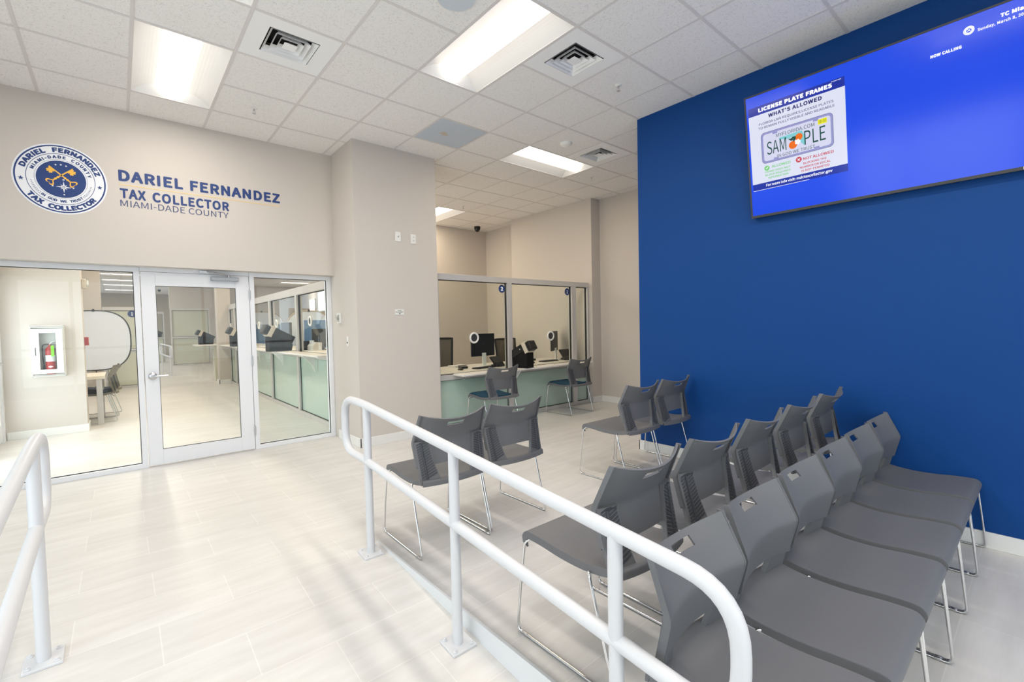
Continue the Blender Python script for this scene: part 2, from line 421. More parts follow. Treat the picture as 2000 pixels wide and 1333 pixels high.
for i in range(-6, 14):
    for j in range(-45, 14):
        if (i, j) in OCC: continue
        x0, x1, y0, y1 = i*T, (i+1)*T, -(j+1)*T, -j*T
        ce.quad((x0, y0, CEIL), (x0, y1, CEIL), (x1, y1, CEIL), (x1, y0, CEIL))
struct('ceiling', ce, 'tile', 'suspended ceiling of speckled white acoustic tiles', 'ceiling', smooth=False)
gr = MB()
SPLIT = {('y', i, j+1) for i, j, o in lights if o == 'y'} | {('x', i+1, j) for i, j, o in lights if o == 'x'}
for i in range(-6, 14):
    cuts = sorted(j for o, a, j in SPLIT if o == 'x' and a == i); st = -45
    for j in cuts+[None]:
        e = 14 if j is None else j
        gr.box(i*T-0.011, i*T+0.011, -e*T, -st*T, CEIL-0.004, CEIL-0.0005); st = e+1
for j in range(-45, 14):
    cuts = sorted(i for o, i, a in SPLIT if o == 'y' and a == j); st = -6
    for i in cuts+[None]:
        e = 14 if i is None else i
        gr.box(st*T, e*T, -j*T-0.011, -j*T+0.011, CEIL-0.0035, CEIL-0.0003); st = e+1
struct('ceiling_grid', gr, 'grid', 'white metal grid of the suspended ceiling', 'ceiling', smooth=False)
struct('ceiling_slab', MB().box(-4, 9, -9, 27.5, CEIL+0.16, CEIL+0.2), 'grid', 'slab above the suspended ceiling', 'ceiling')

# ---- troffers
def make_troffer():
    t = thing('ceiling_light', 'x', 'ceiling light')
    Lh, Wh = 1.2192/2-0.014, 0.6096/2-0.014
    prof = []
    for k in range(9):
        a = k/8; prof.append((Wh-(Wh-0.115)*a, 0.002+0.085*math.sin(a*math.pi/2)))
    b = MB()
    for sgn in (1, -1):
        pts = [(sgn*x, z) for x, z in prof]
        for (xa, za), (xb, zb) in zip(pts, pts[1:]):
            b.quad((xa, -Lh, za), (xa, Lh, za), (xb, Lh, zb), (xb, -Lh, zb))
    b.quad((-0.115, -Lh, 0.087), (-0.115, Lh, 0.087), (0.115, Lh, 0.087), (0.115, -Lh, 0.087))
    for sgn in (1, -1):     # sloping end plates
        b.add([(-Wh, sgn*Lh, 0.001), (Wh, sgn*Lh, 0.001)]+[(x, sgn*(Lh-0.05*z/0.087), z) for x, z in prof]+[(-x, sgn*(Lh-0.05*z/0.087), z) for x, z in prof[::-1]], [tuple([0, 1]+list(range(2, 20)))])
    b.build('reflector', 'troffer', t)
    f = MB()
    for sgn in (1, -1):
        f.box(sgn*Wh, sgn*(Wh+0.012), -Lh-0.012, Lh+0.012, -0.003, 0.012) if sgn > 0 else f.box(-Wh-0.012, -Wh, -Lh-0.012, Lh+0.012, -0.003, 0.012)
        f.box(-Wh, Wh, min(sgn*Lh, sgn*(Lh+0.012)), max(sgn*Lh, sgn*(Lh+0.012)), -0.003, 0.012)
    f.build('frame', 'grid', t)
    d = MB(); n = 12
    arc = [(0.112*math.cos(math.pi*k/n), 0.085-0.080*math.sin(math.pi*k/n)) for k in range(n+1)]
    E = Lh-0.035
    d.add([(x, -E, z) for x, z in arc]+[(x, E, z) for x, z in arc], [(k, k+1, n+1+k+1, n+1+k) for k in range(n)]+[tuple(range(n+1)), tuple(range(n+1, 2*n+2))])
    d.build('diffuser', 'led', t)
    ld = bpy.data.lights.new('troffer_lamp', 'AREA'); ld.shape = 'RECTANGLE'; ld.size = 0.2; ld.size_y = 1.1; ld.energy = LED_POWER; ld.color = LED_COL
    lo_ = bpy.data.objects.new('troffer_lamp', ld); COL.objects.link(lo_); lo_.parent = t; lo_.location = (0, 0, 0.002)
    return t
LL = {0: 'recessed ceiling troffer above the wall seal, its long side toward the beige wall',
      1: 'large recessed ceiling troffer beside the square air vent, nearest the camera',
      2: 'recessed troffer cut off by the top edge of the photo, left of the square vent',
      3: 'recessed troffer over the corridor, lying crosswise near the blue wall',
      4: 'recessed troffer in the teller room, half hidden by the pilaster'}
tr0 = make_troffer()
warm = bpy.data.lights['troffer_lamp'].copy(); warm.energy = 22.0; warm.color = (1.0, 0.81, 0.57)
hall = warm.copy(); hall.energy = 24.0; hall.color = (1.0, 0.90, 0.77)
for k, (i, j, o) in enumerate(lights):
    loc = ((i+0.5)*T, -(j+1)*T, CEIL) if o == 'y' else ((i+1)*T, -(j+0.5)*T, CEIL)
    lab = LL.get(k)
    grp = 'recessed ceiling troffers'
    if lab is None:
        if 5 <= k <= 8: lab, grp = 'recessed ceiling troffer behind the camera over the street side', 'troffers over the street side'
        elif 14 <= k <= 17: lab, grp = 'bright troffer in the distant hall ceiling seen through the left pane', 'troffers in the distant hall'
        elif k in (12, 13, 21, 22, 23, 24): lab, grp = 'added recessed troffer brightening the near hall past the glass door', 'added troffers in the near hall'  # added fittings, only there to brighten the near hall
        else: lab, grp = 'recessed troffer in the office ceiling beyond the glass counters, most of these added for light', 'troffers in the office'  # only the farthest office fittings are real; the rest are added to brighten
    if k == 0: t = tr0; t.location = loc; t.rotation_euler = (0, 0, 0); t['label'] = lab; t['group'] = grp
    else:
        t = dup(tr0, loc, 0 if o == 'y' else R(90), lab, grp)
        for c in t.children:            # warmer lamps in the corridor and the office, strong ones in the hall
            if c.type == 'LIGHT' and k in (3, 4, 9, 10, 11, 20, 25, 26): c.data = warm
            elif c.type == 'LIGHT' and k >= 12: c.data = hall

# ---- air vents
def make_vent():
    t = thing('air_vent', 'x', 'air vent', group='square ceiling diffusers')
    h = T/2-0.012
    b = MB(); n = 0.172
    b.box(-h, h, n, h, -0.003, 0.004); b.box(-h, h, -h, -n, -0.003, 0.004); b.box(-h, -n, -n, n, -0.003, 0.004); b.box(n, h, -n, n, -0.003, 0.004)
    b.build('face_plate', 'reflector', t)
    MB().box(-n, n, -n, n, 0.075, 0.08).build('duct', 'black_matte', t)
    def ringfrustum(r0, z0, r1, z1):
        m = MB(); a = [(-r0, -r0, z0), (r0, -r0, z0), (r0, r0, z0), (-r0, r0, z0)]; c = [(-r1, -r1, z1), (r1, -r1, z1), (r1, r1, z1), (-r1, r1, z1)]
        m.add(a+c+[(x*0.985, y*0.985, z+0.003) for x, y, z in a]+[(x*0.985, y*0.985, z+0.003) for x, y, z in c],
              [(i, (i+1) % 4, 4+(i+1) % 4, 4+i) for i in range(4)]+[(8+i, 12+i, 12+(i+1) % 4, 8+(i+1) % 4) for i in range(4)]+[(i, 8+i, 8+(i+1) % 4, (i+1) % 4) for i in range(4)]+[(4+i, 4+(i+1) % 4, 12+(i+1) % 4, 12+i) for i in range(4)])
        return m
    for r0, r1 in ((0.165, 0.138), (0.122, 0.097), (0.082, 0.058)):
        ringfrustum(r0, -0.006, r1, 0.030).build('louver', 'reflector', t, smooth=False)
    c = MB(); c.add([(-0.046, -0.046, -0.004), (0.046, -0.046, -0.004), (0.046, 0.046, -0.004), (-0.046, 0.046, -0.004), (0, 0, 0.03)], [(0, 1, 2, 3), (0, 4, 1), (1, 4, 2), (2, 4, 3), (3, 4, 0)])
    c.build('centre_cone', 'reflector', t, smooth=False)
    return t
v0 = make_vent()
VL = ['square white air vent between two troffers above the lettered wall', 'square white air vent beside the large troffer in the ceiling middle', 'small-looking square air vent over the corridor beside the blue wall']
for k, (i, j) in enumerate(vents):
    loc = ((i+0.5)*T, -(j+0.5)*T, CEIL)
    if k == 0: v0.location = loc; v0['label'] = VL[0]
    else: dup(v0, loc, 0, VL[k])
rg = thing('return_grille', 'pale blue perforated return panel with a brown stain in the ceiling', 'ceiling grille', ((ret[0]+0.5)*T, -(ret[1]+0.5)*T, CEIL))
b = MB(); b.box(-0.292, 0.292, -0.292, 0.292, -0.001, 0.006)
for k in range(28): b.box(-0.285, 0.285, -0.285+k*0.0211, -0.285+k*0.0211+0.008, -0.003, 0)
b.build('panel', 'return', rg, smooth=False)
b = MB(); b.add([(-0.07+(0.05+0.014*math.sin(3*a)+0.008*math.cos(5*a))*math.cos(a), 0.02+(0.04+0.01*math.sin(2*a))*math.sin(a), -0.0034) for a in [2*math.pi*k/28 for k in range(28)]], [tuple(range(28))[::-1]])
b.build('stain', mat('brown_stain', lin(202, 192, 178), 0.9), rg, smooth=False)
def ceil_small(kind, x, y, label):
    if kind == 's':
        t = thing('sprinkler', label, 'sprinkler', (x, y, CEIL), 0, 'ceiling sprinklers')
        MB().lathe((0, 0, 0), (0, 0, -1), [(0.03, 0.0), (0.03, 0.004), (0.018, 0.010), (0.012, 0.012)], 20).build('escutcheon', 'white_plastic', t)
        b = MB().cyl((0, 0, -0.01), (0, 0, -0.028), 0.007)
        for s in (1, -1): b.tube([(0, 0, -0.02), (s*0.012, 0, -0.03), (s*0.010, 0, -0.045), (0, 0, -0.052)], 0.002, 6)
        b.build('sprinkler_body', 'steel', t)
        MB().cyl((0, 0, -0.052), (0, 0, -0.055), 0.016).build('deflector', 'steel', t)
ceil_small('s', 1.53, -0.9, 'pendent sprinkler between the seal troffer and the lettered wall corner')
ceil_small('s', 3.96, -3.34, 'pendent sprinkler right of the middle air vent')
ceil_small('s', 5.78, -1.52, 'pendent sprinkler over the corridor beyond the crosswise troffer')
ceil_small('s', 5.2, 0.92, 'pendent sprinkler in the teller room beside its troffer')
sm = thing('smoke_detector', 'round white smoke detector over the corridor', 'smoke detector', (4.57, -2.14, CEIL))
MB().lathe((0, 0, 0), (0, 0, -1), [(0.07, 0), (0.07, 0.012), (0.055, 0.03), (0.03, 0.036), (0.0, 0.037)], 28).build('housing', 'white_plastic', sm)
spk = thing('ceiling_speaker', 'round pale ceiling speaker at the top edge of the photo', 'speaker', (2.21, -3.36, CEIL))
MB().lathe((0, 0, 0), (0, 0, -1), [(0.135, 0), (0.135, 0.005), (0.125, 0.008)], 40).build('rim', 'white_plastic', spk)
MB().lathe((0, 0, -0.006), (0, 0, -1), [(0.124, 0), (0.122, 0.004), (0.0, 0.006)], 40).build('grille', 'return', spk)
def dome(x, y, label):
    cm = thing('security_camera', label, 'security camera', (x, y, CEIL), 0, 'dome cameras')
    MB().lathe((0, 0, 0), (0, 0, -1), [(0.065, 0), (0.065, 0.05), (0.06, 0.06)], 24).build('mount', 'black', cm)
    MB().lathe((0, 0, -0.06), (0, 0, -1), [(0.055, 0), (0.052, 0.02), (0.04, 0.04), (0.02, 0.052), (0, 0.055)], 24).build('dome', 'screen_off', cm)
dome(6.43, 2.18, 'small black dome camera in the corner of the teller room ceiling')
dome(2.078, 23.0, 'dark ceiling dome far down the hall behind the glass door')

# ================================================================== GLASS ENTRANCE
SY = 0.05       # face of the frames
def bars(mb, items):
    for q in items: mb.box(*q)
    return mb
FB, FT = 0.045, 2.035
D0, D1 = 0.641, 1.611
def lite(name, x0, x1, label):
    w = bpy.data.objects.new(name, None); COL.objects.link(w); tag(w, label, 'window', None, 'structure')
    fw = 0.048
    bars(MB(), [(x0, x1, SY, SY+0.11, FT-fw, FT), (x0, x1, SY, SY+0.11, 0, FB), (x0, x0+fw, SY, SY+0.11, FB, FT-fw), (x1-fw, x1, SY, SY+0.11, FB, FT-fw)]).build('window_frame', 'alu_white', w, bevel=0.002)
    g = 0.006; a, c = x0+fw, x1-fw
    bars(MB(), [(a, c, SY+0.04, SY+0.052, FT-fw-g, FT-fw), (a, c, SY+0.04, SY+0.052, FB, FB+g), (a, a+g, SY+0.04, SY+0.052, FB, FT-fw), (c-g, c, SY+0.04, SY+0.052, FB, FT-fw)]).build('gasket', 'gasket', w)
    MB().box(a, c, SY+0.044, SY+0.050, FB, FT-fw).build('pane', 'glass', w)
lite('window_1', -1.6, D0-0.002, 'large clear glass pane left of the aluminium door')
lite('window_2', D1+0.002, 2.53, 'clear glass pane right of the aluminium door')
dr = bpy.data.objects.new('door_1', None); COL.objects.link(dr); tag(dr, 'pale aluminium door with a full glass panel and lever handle', 'door', None, 'structure')
bars(MB(), [(D0, D1, SY, SY+0.11, 1.995, FT)]).build('door_head', 'alu_white', dr)
x0, x1 = D0+0.004, D1-0.004; gx0, gx1, gz0, gz1 = 0.762, 1.475, 0.165, 1.853
bars(MB(), [(x0, gx0, SY+0.005, SY+0.05, 0.012, 1.99), (gx1, x1, SY+0.005, SY+0.05, 0.012, 1.99), (gx0, gx1, SY+0.005, SY+0.05, 0.012, gz0), (gx0, gx1, SY+0.005, SY+0.05, gz1, 1.99)]).build('door_leaf', 'alu_white', dr, bevel=0.002)
g = 0.004
bars(MB(), [(gx0, gx1, SY+0.012, SY+0.03, gz1-g, gz1), (gx0, gx1, SY+0.012, SY+0.03, gz0, gz0+g), (gx0, gx0+g, SY+0.012, SY+0.03, gz0, gz1), (gx1-g, gx1, SY+0.012, SY+0.03, gz0, gz1)]).build('glazing_bead', 'dark_grey', dr)
MB().box(gx0, gx1, SY+0.022, SY+0.028, gz0, gz1).build('door_pane', 'glass', dr)
b = MB().lathe((0.705, SY+0.006, 0.93), (0, -1, 0), [(0.036, 0), (0.036, 0.008), (0.028, 0.014), (0.012, 0.016)], 24)
b.tube(fillet([(0.705, SY, 0.93), (0.705, SY-0.055, 0.93), (0.83, SY-0.058, 0.93)], 0.025), 0.0095, 12)
b.build('door_handle', 'steel', dr)
for z in (0.22, 1.03, 1.78):
    MB().cyl((D1, SY-0.004, z-0.055), (D1, SY-0.004, z+0.055), 0.008, n=12).build('hinge', 'steel', dr)
cl = MB().box(1.24, 1.50, SY-0.055, SY+0.004, 1.925, 1.965); cl.build('door_closer', 'closer', dr, bevel=0.004)
ar = MB().cyl((1.41, SY-0.03, 1.965), (1.41, SY-0.03, 1.985), 0.012)
ar.tube([(1.41, SY-0.03, 1.985), (1.30, SY-0.13, 2.0), (1.21, SY-0.01, 2.02)], 0.007, 8); ar.box(1.14, 1.24, SY-0.015, SY, 2.005, 2.03)
ar.build('closer_arm', 'steel', dr)

# ================================================================== WALL SIGNS
def FL(u, v, w): return Vector((u, -0.0905-0.0012-w, v))
sl = thing('wall_seal', 'round white and navy emblem with crossed gold keys on the beige wall', 'wall emblem', (0, 0, 0))
cu, cv, rad = 0.122, 2.772, 0.311
b = MB(); b.lathe((cu, -0.0902, cv), (0, -1, 0), [(rad, 0), (rad, 0.0012), (0, 0.0012)], 72); b.build('backing_disc', 'seal_white', sl, smooth=False)
b = MB()
disc2(b, FL, cu, cv, 0.299, 0.0006, 0.288); disc2(b, FL, cu, cv, 0.226, 0.0006, 0.222); disc2(b, FL, cu, cv, 0.174, 0.0006, 0.1725); disc2(b, FL, cu, cv, 0.163, 0.0006)
b.build('navy_rings', 'navy', sl, smooth=False)
b = MB()
arc_text(b, 'DARIEL', FL, cu, cv, 0.236, 0.042, 164, 112, 0.028, lift=0.0006, wide=1.3)
b.build('upper_name_lettering', 'navy', sl, smooth=False); b = MB()
arc_text(b, 'FERNANDEZ', FL, cu, cv, 0.236, 0.042, 102, 16, 0.028, lift=0.0006, wide=1.3)
b.build('upper_name_lettering', 'navy', sl, smooth=False); b = MB()
arc_text(b, 'TAX COLLECTOR', FL, cu, cv, 0.236, 0.042, 214, 326, 0.028, True, lift=0.0006, wide=1.3)
b.build('lower_title_lettering', 'navy', sl, smooth=False); b = MB()
arc_text(b, 'MIAMI-DADE COUNTY', FL, cu, cv, 0.184, 0.026, 163, 13, 0.025, lift=0.0006, wide=1.2)
b.build('county_lettering', 'navy', sl, smooth=False); b = MB()
arc_text(b, 'IN GOD WE TRUST', FL, cu, cv, 0.185, 0.022, 227, 313, 0.02, True, lift=0.0006, wide=1.2)
b.build('motto_lettering', 'navy', sl, smooth=False)
for a in (187, -7):
    b = MB(); poly2(b, FL, star(cu+0.257*math.cos(R(a)), cv+0.257*math.sin(R(a)), 0.020), 0.0006); b.build('navy_star', 'navy', sl, smooth=False)
for sgn in (1, -1):     # laurel sprigs
    b = MB()
    for k in range(9):
        a = (180+12+k*4.2) if sgn > 0 else (-12-k*4.2)
        p = Vector((cu+0.198*math.cos(R(a)), cv+0.198*math.sin(R(a)))); L2 = 0.008+0.0012*k
        for s2 in (1, -1):
            d = Vector((math.cos(R(a+sgn*(-90)+s2*38)), math.sin(R(a+sgn*(-90)+s2*38)))); n2 = Vector((-d.y, d.x))
            poly2(b, FL, [tuple(p), tuple(p+d*L2*0.5+n2*0.0022), tuple(p+d*L2), tuple(p+d*L2*0.5-n2*0.0022)], 0.0006)
    b.build('laurel_sprig', 'navy', sl, smooth=False)
for sgn in (1, -1):      # crossed keys
    b = MB(); o = Vector((cu, cv+0.036)); d = Vector((sgn*0.74, 0.67)).normalized(); n2 = Vector((d.y, -d.x))*sgn
    def Q(a, c): p = o+d*a+n2*c; return (p.x, p.y)
    poly2(b, FL, [Q(-0.075, -0.006), Q(0.105, -0.0045), Q(0.105, 0.0045), Q(-0.075, 0.006)], 0.0012)
    for a0 in (-0.052, -0.03): poly2(b, FL, [Q(a0-0.004, -0.009), Q(a0+0.004, -0.009), Q(a0+0.004, 0.009), Q(a0-0.004, 0.009)], 0.0013)
    # bit with notches
    bit = [(0.052, 0.004), (0.100, 0.004), (0.100, 0.016), (0.092, 0.016), (0.092, 0.022), (0.100, 0.022), (0.100, 0.036), (0.090, 0.036), (0.090, 0.044), (0.080, 0.044), (0.080, 0.037), (0.071, 0.037), (0.071, 0.044), (0.060, 0.044), (0.060, 0.036), (0.052, 0.036), (0.052, 0.022), (0.060, 0.022), (0.060, 0.016), (0.052, 0.016)]
    poly2(b, FL, [Q(a, c) for a, c in bit], 0.0012)
    # heart shaped bow
    out, inn = [], []
    for k in range(40):
        t = 2*math.pi*k/40; hx = 16*math.sin(t)**3; hy = 13*math.cos(t)-5*math.cos(2*t)-2*math.cos(3*t)-math.cos(4*t)
        out.append(Q(-0.098+(-hy)*0.0018, hx*0.0021)); inn.append(Q(-0.099+(-hy)*0.00115, hx*0.00135))
    b.add([FL(u, v, 0.0012) for u, v in out+inn], [(i, (i+1) % 40, 40+(i+1) % 40, 40+i) for i in range(40)])
    b.build('gold_key', 'gold', sl, smooth=False)
b = MB(); cc = (cu+0.012, cv-0.068)
poly2(b, FL, star(*cc, 0.052, 4, 0.2, 90), 0.0012); poly2(b, FL, star(*cc, 0.032, 4, 0.25, 45), 0.0011)
for q, dx, dz in (('N', 0, 0.060), ('S', 0, -0.072), ('W', -0.072, -0.005), ('E', 0.064, -0.005)): text(b, q, FL, cc[0]+dx-0.006, cc[0]+dx+0.006, cc[1]+dz, 0.011, 0.03, lift=0.0012)
for dx, dz in ((-0.034, 0.124), (0, 0.130), (0.034, 0.124)): poly2(b, FL, star(cu+dx, cv+dz, 0.0095), 0.0012)
b.build('compass_and_stars', 'seal_white', sl, smooth=False)
b = MB(); disc2(b, FL, cc[0], cc[1], 0.010, 0.0016, 0.006, 24); b.build('compass_ring', 'navy', sl, smooth=False)

ws = thing('wall_lettering', 'navy three-line lettering with a gold rule on the beige wall', 'wall sign')
for w_, u0, u1 in (('DARIEL', 0.515, 1.019), ('FERNANDEZ', 1.080, 1.934)):
    b = MB(); text(b, w_, FL, u0, u1, 2.834, 0.106, 0.019); b.build('name_lettering', 'navy', ws, smooth=False)
for w_, u0, u1 in (('TAX', 0.520, 0.715), ('COLLECTOR', 0.766, 1.421)):
    b = MB(); text(b, w_, FL, u0, u1, 2.672, 0.094, 0.017); b.build('title_lettering', 'navy', ws, smooth=False)
b = MB(); text(b, 'MIAMI-DADE COUNTY', FL, 0.520, 1.413, 2.594, 0.060, 0.002); b.build('county_lettering', 'navy_soft', ws, smooth=False)
b = MB(); rect2(b, FL, 0.515, 1.93, 2.796, 2.803, 0); b.build('gold_rule', 'gold_line', ws, smooth=False)

oc = thing('occupancy_sign', 'small white occupancy notice on the beige pilaster', 'sign', (3.055, -0.766, 1.56))
def FO(u, v, w): return Vector((u, -0.0035-w, v))
MB().box(-0.058, 0.058, -0.003, 0, -0.033, 0.033).build('plate', 'white_plastic', oc)
b = MB(); text(b, 'TOTAL', FO, -0.026, 0.026, 0.011, 0.012, 0.01); text(b, 'OCCUPANCY', FO, -0.05, 0.05, -0.007, 0.012, 0.01); text(b, '98', FO, -0.011, 0.011, -0.026, 0.012, 0.02); b.build('sign_lettering', 'ink', oc, smooth=False)
def plate(x, z, label, outlet):
    t = thing('wall_outlet' if outlet else 'cable_plate', label, 'wall plate', (x, -0.766, z), 0)
    MB().box(-0.036, 0.036, -0.006, 0, -0.058, 0.058).build('cover_plate', 'white_plastic', t, bevel=0.003)
    if outlet:
        for dz in (0.022, -0.022):
            b = MB().box(-0.017, 0.017, -0.0075, -0.006, dz-0.015, dz+0.015); b.build('socket', 'white_plastic', t)
            c = MB(); c.box(-0.008, -0.005, -0.0085, -0.0075, dz-0.004, dz+0.007); c.box(0.005, 0.008, -0.0085, -0.0075, dz-0.004, dz+0.007); c.build('slots', 'dark_grey', t)
    else:
        MB().cyl((0, -0.006, 0), (0, -0.014, 0), 0.006).build('connector', 'steel', t)
plate(3.063, 2.468, 'white wall plate with one round connector, left of the high outlet', False)
plate(3.268, 2.458, 'white power outlet high on the pilaster, right of the connector plate', True)
em = thing('door_release_box', 'clear plastic door release cover on the pilaster beside the glass', 'door release', (2.53, -0.24, 1.50))
MB().box(-0.03, 0, -0.04, 0.04, -0.06, 0.06).build('base', 'white_plastic', em, bevel=0.004)
MB().box(-0.07, -0.03, -0.05, 0.02, -0.045, 0.045).build('cover', 'glass', em, bevel=0.006)
MB().cyl((-0.03, -0.01, 0), (-0.05, -0.01, 0), 0.018).build('button', 'steel', em)
lp = thing('lock_plate', 'narrow white wall plate below the clear door release', 'wall plate', (2.53, -0.46, 1.22))
MB().box(-0.006, 0, -0.024, 0.024, -0.058, 0.058).build('cover_plate', 'white_plastic', lp, bevel=0.002)
MB().cyl((-0.006, 0, -0.015), (-0.012, 0, -0.015), 0.009).build('button', 'dark_grey', lp)

# ================================================================== TELEVISION
tilt = math.atan2(0.143, 0.941)
tv = thing('television', 'large wall television showing a blue queue screen on the blue wall', 'television', (4.64, -4.22, 2.2625))
up = Vector((-math.sin(tilt), 0, math.cos(tilt))); nrm = Vector((-math.cos(tilt), 0, -math.sin(tilt)))
def FV(u, v, w): return Vector((0, -u, 0))+up*v+nrm*w
TW, TH = 1.69, 0.952
def slab(mb, u0, u1, v0, v1, w0, w1):
    c = [FV(u, v, w) for w in (w0, w1) for v in (v0, v1) for u in (u0, u1)]
    mb.add(c, [(0, 1, 3, 2), (4, 6, 7, 5), (0, 4, 5, 1), (2, 3, 7, 6), (0, 2, 6, 4), (1, 5, 7, 3)])
b = MB(); slab(b, -0.012, TW+0.012, -0.02, TH+0.012, -0.045, -0.002); b.build('housing', 'black', tv, bevel=0.003)
b = MB(); slab(b, -0.012, 0.0, -0.02, TH+0.012, -0.002, 0.003); slab(b, TW, TW+0.012, -0.02, TH+0.012, -0.002, 0.003); slab(b, 0, TW, TH, TH+0.012, -0.002, 0.003); slab(b, 0, TW, -0.02, 0.0, -0.002, 0.003); b.build('bezel', 'dark_grey', tv)
b = MB(); b.box(-0.03, 0.060, -1.15, -0.55, 0.30, 0.62); b.build('wall_bracket', 'black', tv)
b = MB(); slab(b, 1.555, 1.60, -0.019, -0.001, 0.003, 0.0045); b.build('sticker', 'white_plastic', tv)
def em_mat(name, c, s=1.0):
    m = mat(name, (c[0]*0.1, c[1]*0.1, c[2]*0.1, 1), 0.14, spec=0.38, emit=c, es=s); return m
S = 0.9
smats = [em_mat('screen_blue', lin(16, 72, 232), S), em_mat('screen_panel', lin(222, 226, 244), S), em_mat('screen_navy', lin(10, 40, 160), S), em_mat('screen_white', lin(245, 247, 255), S*1.1),
         em_mat('screen_ink', lin(42, 46, 110), S), em_mat('screen_plate', lin(214, 216, 240), S), em_mat('screen_frame', lin(150, 152, 204), S), em_mat('screen_green', lin(20, 74, 66), S),
         em_mat('screen_teal', lin(130, 206, 212), S), em_mat('screen_orange', lin(240, 112, 24), S), em_mat('screen_yellow', lin(240, 236, 40), S), em_mat('screen_lime', lin(120, 206, 120), S), em_mat('screen_red', lin(200, 52, 74), S)]
b = MB(); b.use(0); rect2(b, FV, 0, TW, 0, TH, 0.0)
l1, l2, l3, l4, l5 = 0.0003, 0.0006, 0.0009, 0.0012, 0.0015
b.use(2); rect2(b, FV, 0.015, 0.683, 0.799, 0.866, l1); rect2(b, FV, 0.017, 0.685, 0.201, 0.256, l1)
b.use(1); rect2(b, FV, 0.015, 0.684, 0.255, 0.800, l1)
b.use(3); text(b, 'LICENSE PLATE FRAMES', FV, 0.093, 0.606, 0.817, 0.031, 0.03, lift=l2); text(b, 'For more info visit: mdctaxcollector.gov', FV, 0.119, 0.587, 0.221, 0.020, 0.012, lift=l2); rect2(b, FV, 0.019, 0.433, 0.200, 0.203, l2)
for k in range(8): rect2(b, FV, 0.602+k*0.008, 0.607+k*0.008, 0.853, 0.858, l2)
b.use(4); text(b, "WHAT'S ALLOWED", FV, 0.166, 0.539, 0.755, 0.029, 0.02, lift=l2); text(b, 'FLORIDA LAW REQUIRES LICENSE PLATES', FV, 0.091, 0.611, 0.713, 0.0175, 0.004, lift=l2); text(b, 'TO REMAIN FULLY VISIBLE AND READABLE', FV, 0.085, 0.617, 0.681, 0.0175, 0.004, lift=l2)
def rrect(u0, u1, v0, v1, r, n=6):
    out = []
    for cx, cy, a0 in ((u1-r, v1-r, 0), (u0+r, v1-r, 90), (u0+r, v0+r, 180), (u1-r, v0+r, 270)):
        out += [(cx+r*math.cos(R(a0+90*k/n)), cy+r*math.sin(R(a0+90*k/n))) for k in range(n+1)]
    return out
b.use(4); poly2(b, FV, rrect(0.100, 0.604, 0.404, 0.648, 0.03), l2)
b.use(6); poly2(b, FV, rrect(0.102, 0.602, 0.406, 0.646, 0.028), l3)
b.use(5); poly2(b, FV, rrect(0.117, 0.588, 0.421, 0.631, 0.02), l4)
b.use(6)
for u in (0.19, 0.475): rect2(b, FV, u, u+0.036, 0.617, 0.632, l5); rect2(b, FV, u, u+0.036, 0.420, 0.433, l5)
b.use(8); poly2(b, FV, [(0.235, 0.575), (0.395, 0.582), (0.405, 0.565), (0.418, 0.53), (0.423, 0.49), (0.408, 0.468), (0.385, 0.50), (0.375, 0.545), (0.345, 0.556), (0.30, 0.548), (0.235, 0.562)], l5)
l6, l7 = 0.0018, 0.0021
b.use(9); disc2(b, FV, 0.376, 0.540, 0.026, l6, n=28); disc2(b, FV, 0.333, 0.492, 0.030, l6, n=28)
b.use(7)
for du, dv, a in ((0.335, 0.545, 20), (0.345, 0.532, 65), (0.322, 0.535, -25)):
    d = Vector((math.cos(R(a)), math.sin(R(a)))); n2 = Vector((-d.y, d.x)); p = Vector((du, dv))
    poly2(b, FV, [tuple(p-d*0.024), tuple(p+n2*0.009), tuple(p+d*0.024), tuple(p-n2*0.009)], l7)
text(b, 'SAM', FV, 0.142, 0.285, 0.468, 0.098, -0.004, lift=l6); text(b, 'PLE', FV, 0.413, 0.554, 0.466, 0.103, -0.004, lift=l6)
text(b, 'MYFLORIDA.COM', FV, 0.215, 0.484, 0.585, 0.026, 0.0, lift=l6); text(b, 'IN GOD WE TRUST', FV, 0.217, 0.482, 0.427, 0.023, -0.004, lift=l6)
b.use(3)
for k in range(5):
    a = 2*math.pi*k/5; disc2(b, FV, 0.366+0.012*math.cos(a), 0.505+0.012*math.sin(a), 0.009, l7, n=12)
b.use(10); rect2(b, FV, 0.507, 0.566, 0.585, 0.622, l6)
b.use(7); text(b, '00-00', FV, 0.512, 0.561, 0.593, 0.021, 0.0, lift=l7)
b.use(11); disc2(b, FV, 0.133, 0.366, 0.020, l2, n=28); text(b, 'ALLOWED', FV, 0.170, 0.308, 0.359, 0.020, 0.012, lift=l2)
for s2, u0, u1, v in (('FRAME DOES NOT', 0.117, 0.306, 0.328), ('BLOCK REQUIRED', 0.117, 0.306, 0.303), ('INFORMATION', 0.140, 0.288, 0.278)): text(b, s2, FV, u0, u1, v, 0.015, 0.012, lift=l2)
b.use(12); disc2(b, FV, 0.367, 0.369, 0.021, l2, n=28); text(b, 'NOT ALLOWED', FV, 0.397, 0.600, 0.356, 0.020, 0.012, lift=l2)
for s2, u0, u1, v in (('BLOCKING THE', 0.396, 0.553, 0.324), ('NUMBER OR DECAL', 0.372, 0.578, 0.297), ('IS NOT PERMITED', 0.382, 0.570, 0.270)): text(b, s2, FV, u0, u1, v, 0.0155, 0.010, lift=l2)
b.use(3)
poly2(b, FV, [(0.124, 0.366), (0.131, 0.358), (0.145, 0.374), (0.142, 0.378), (0.131, 0.365), (0.127, 0.370)], l3)
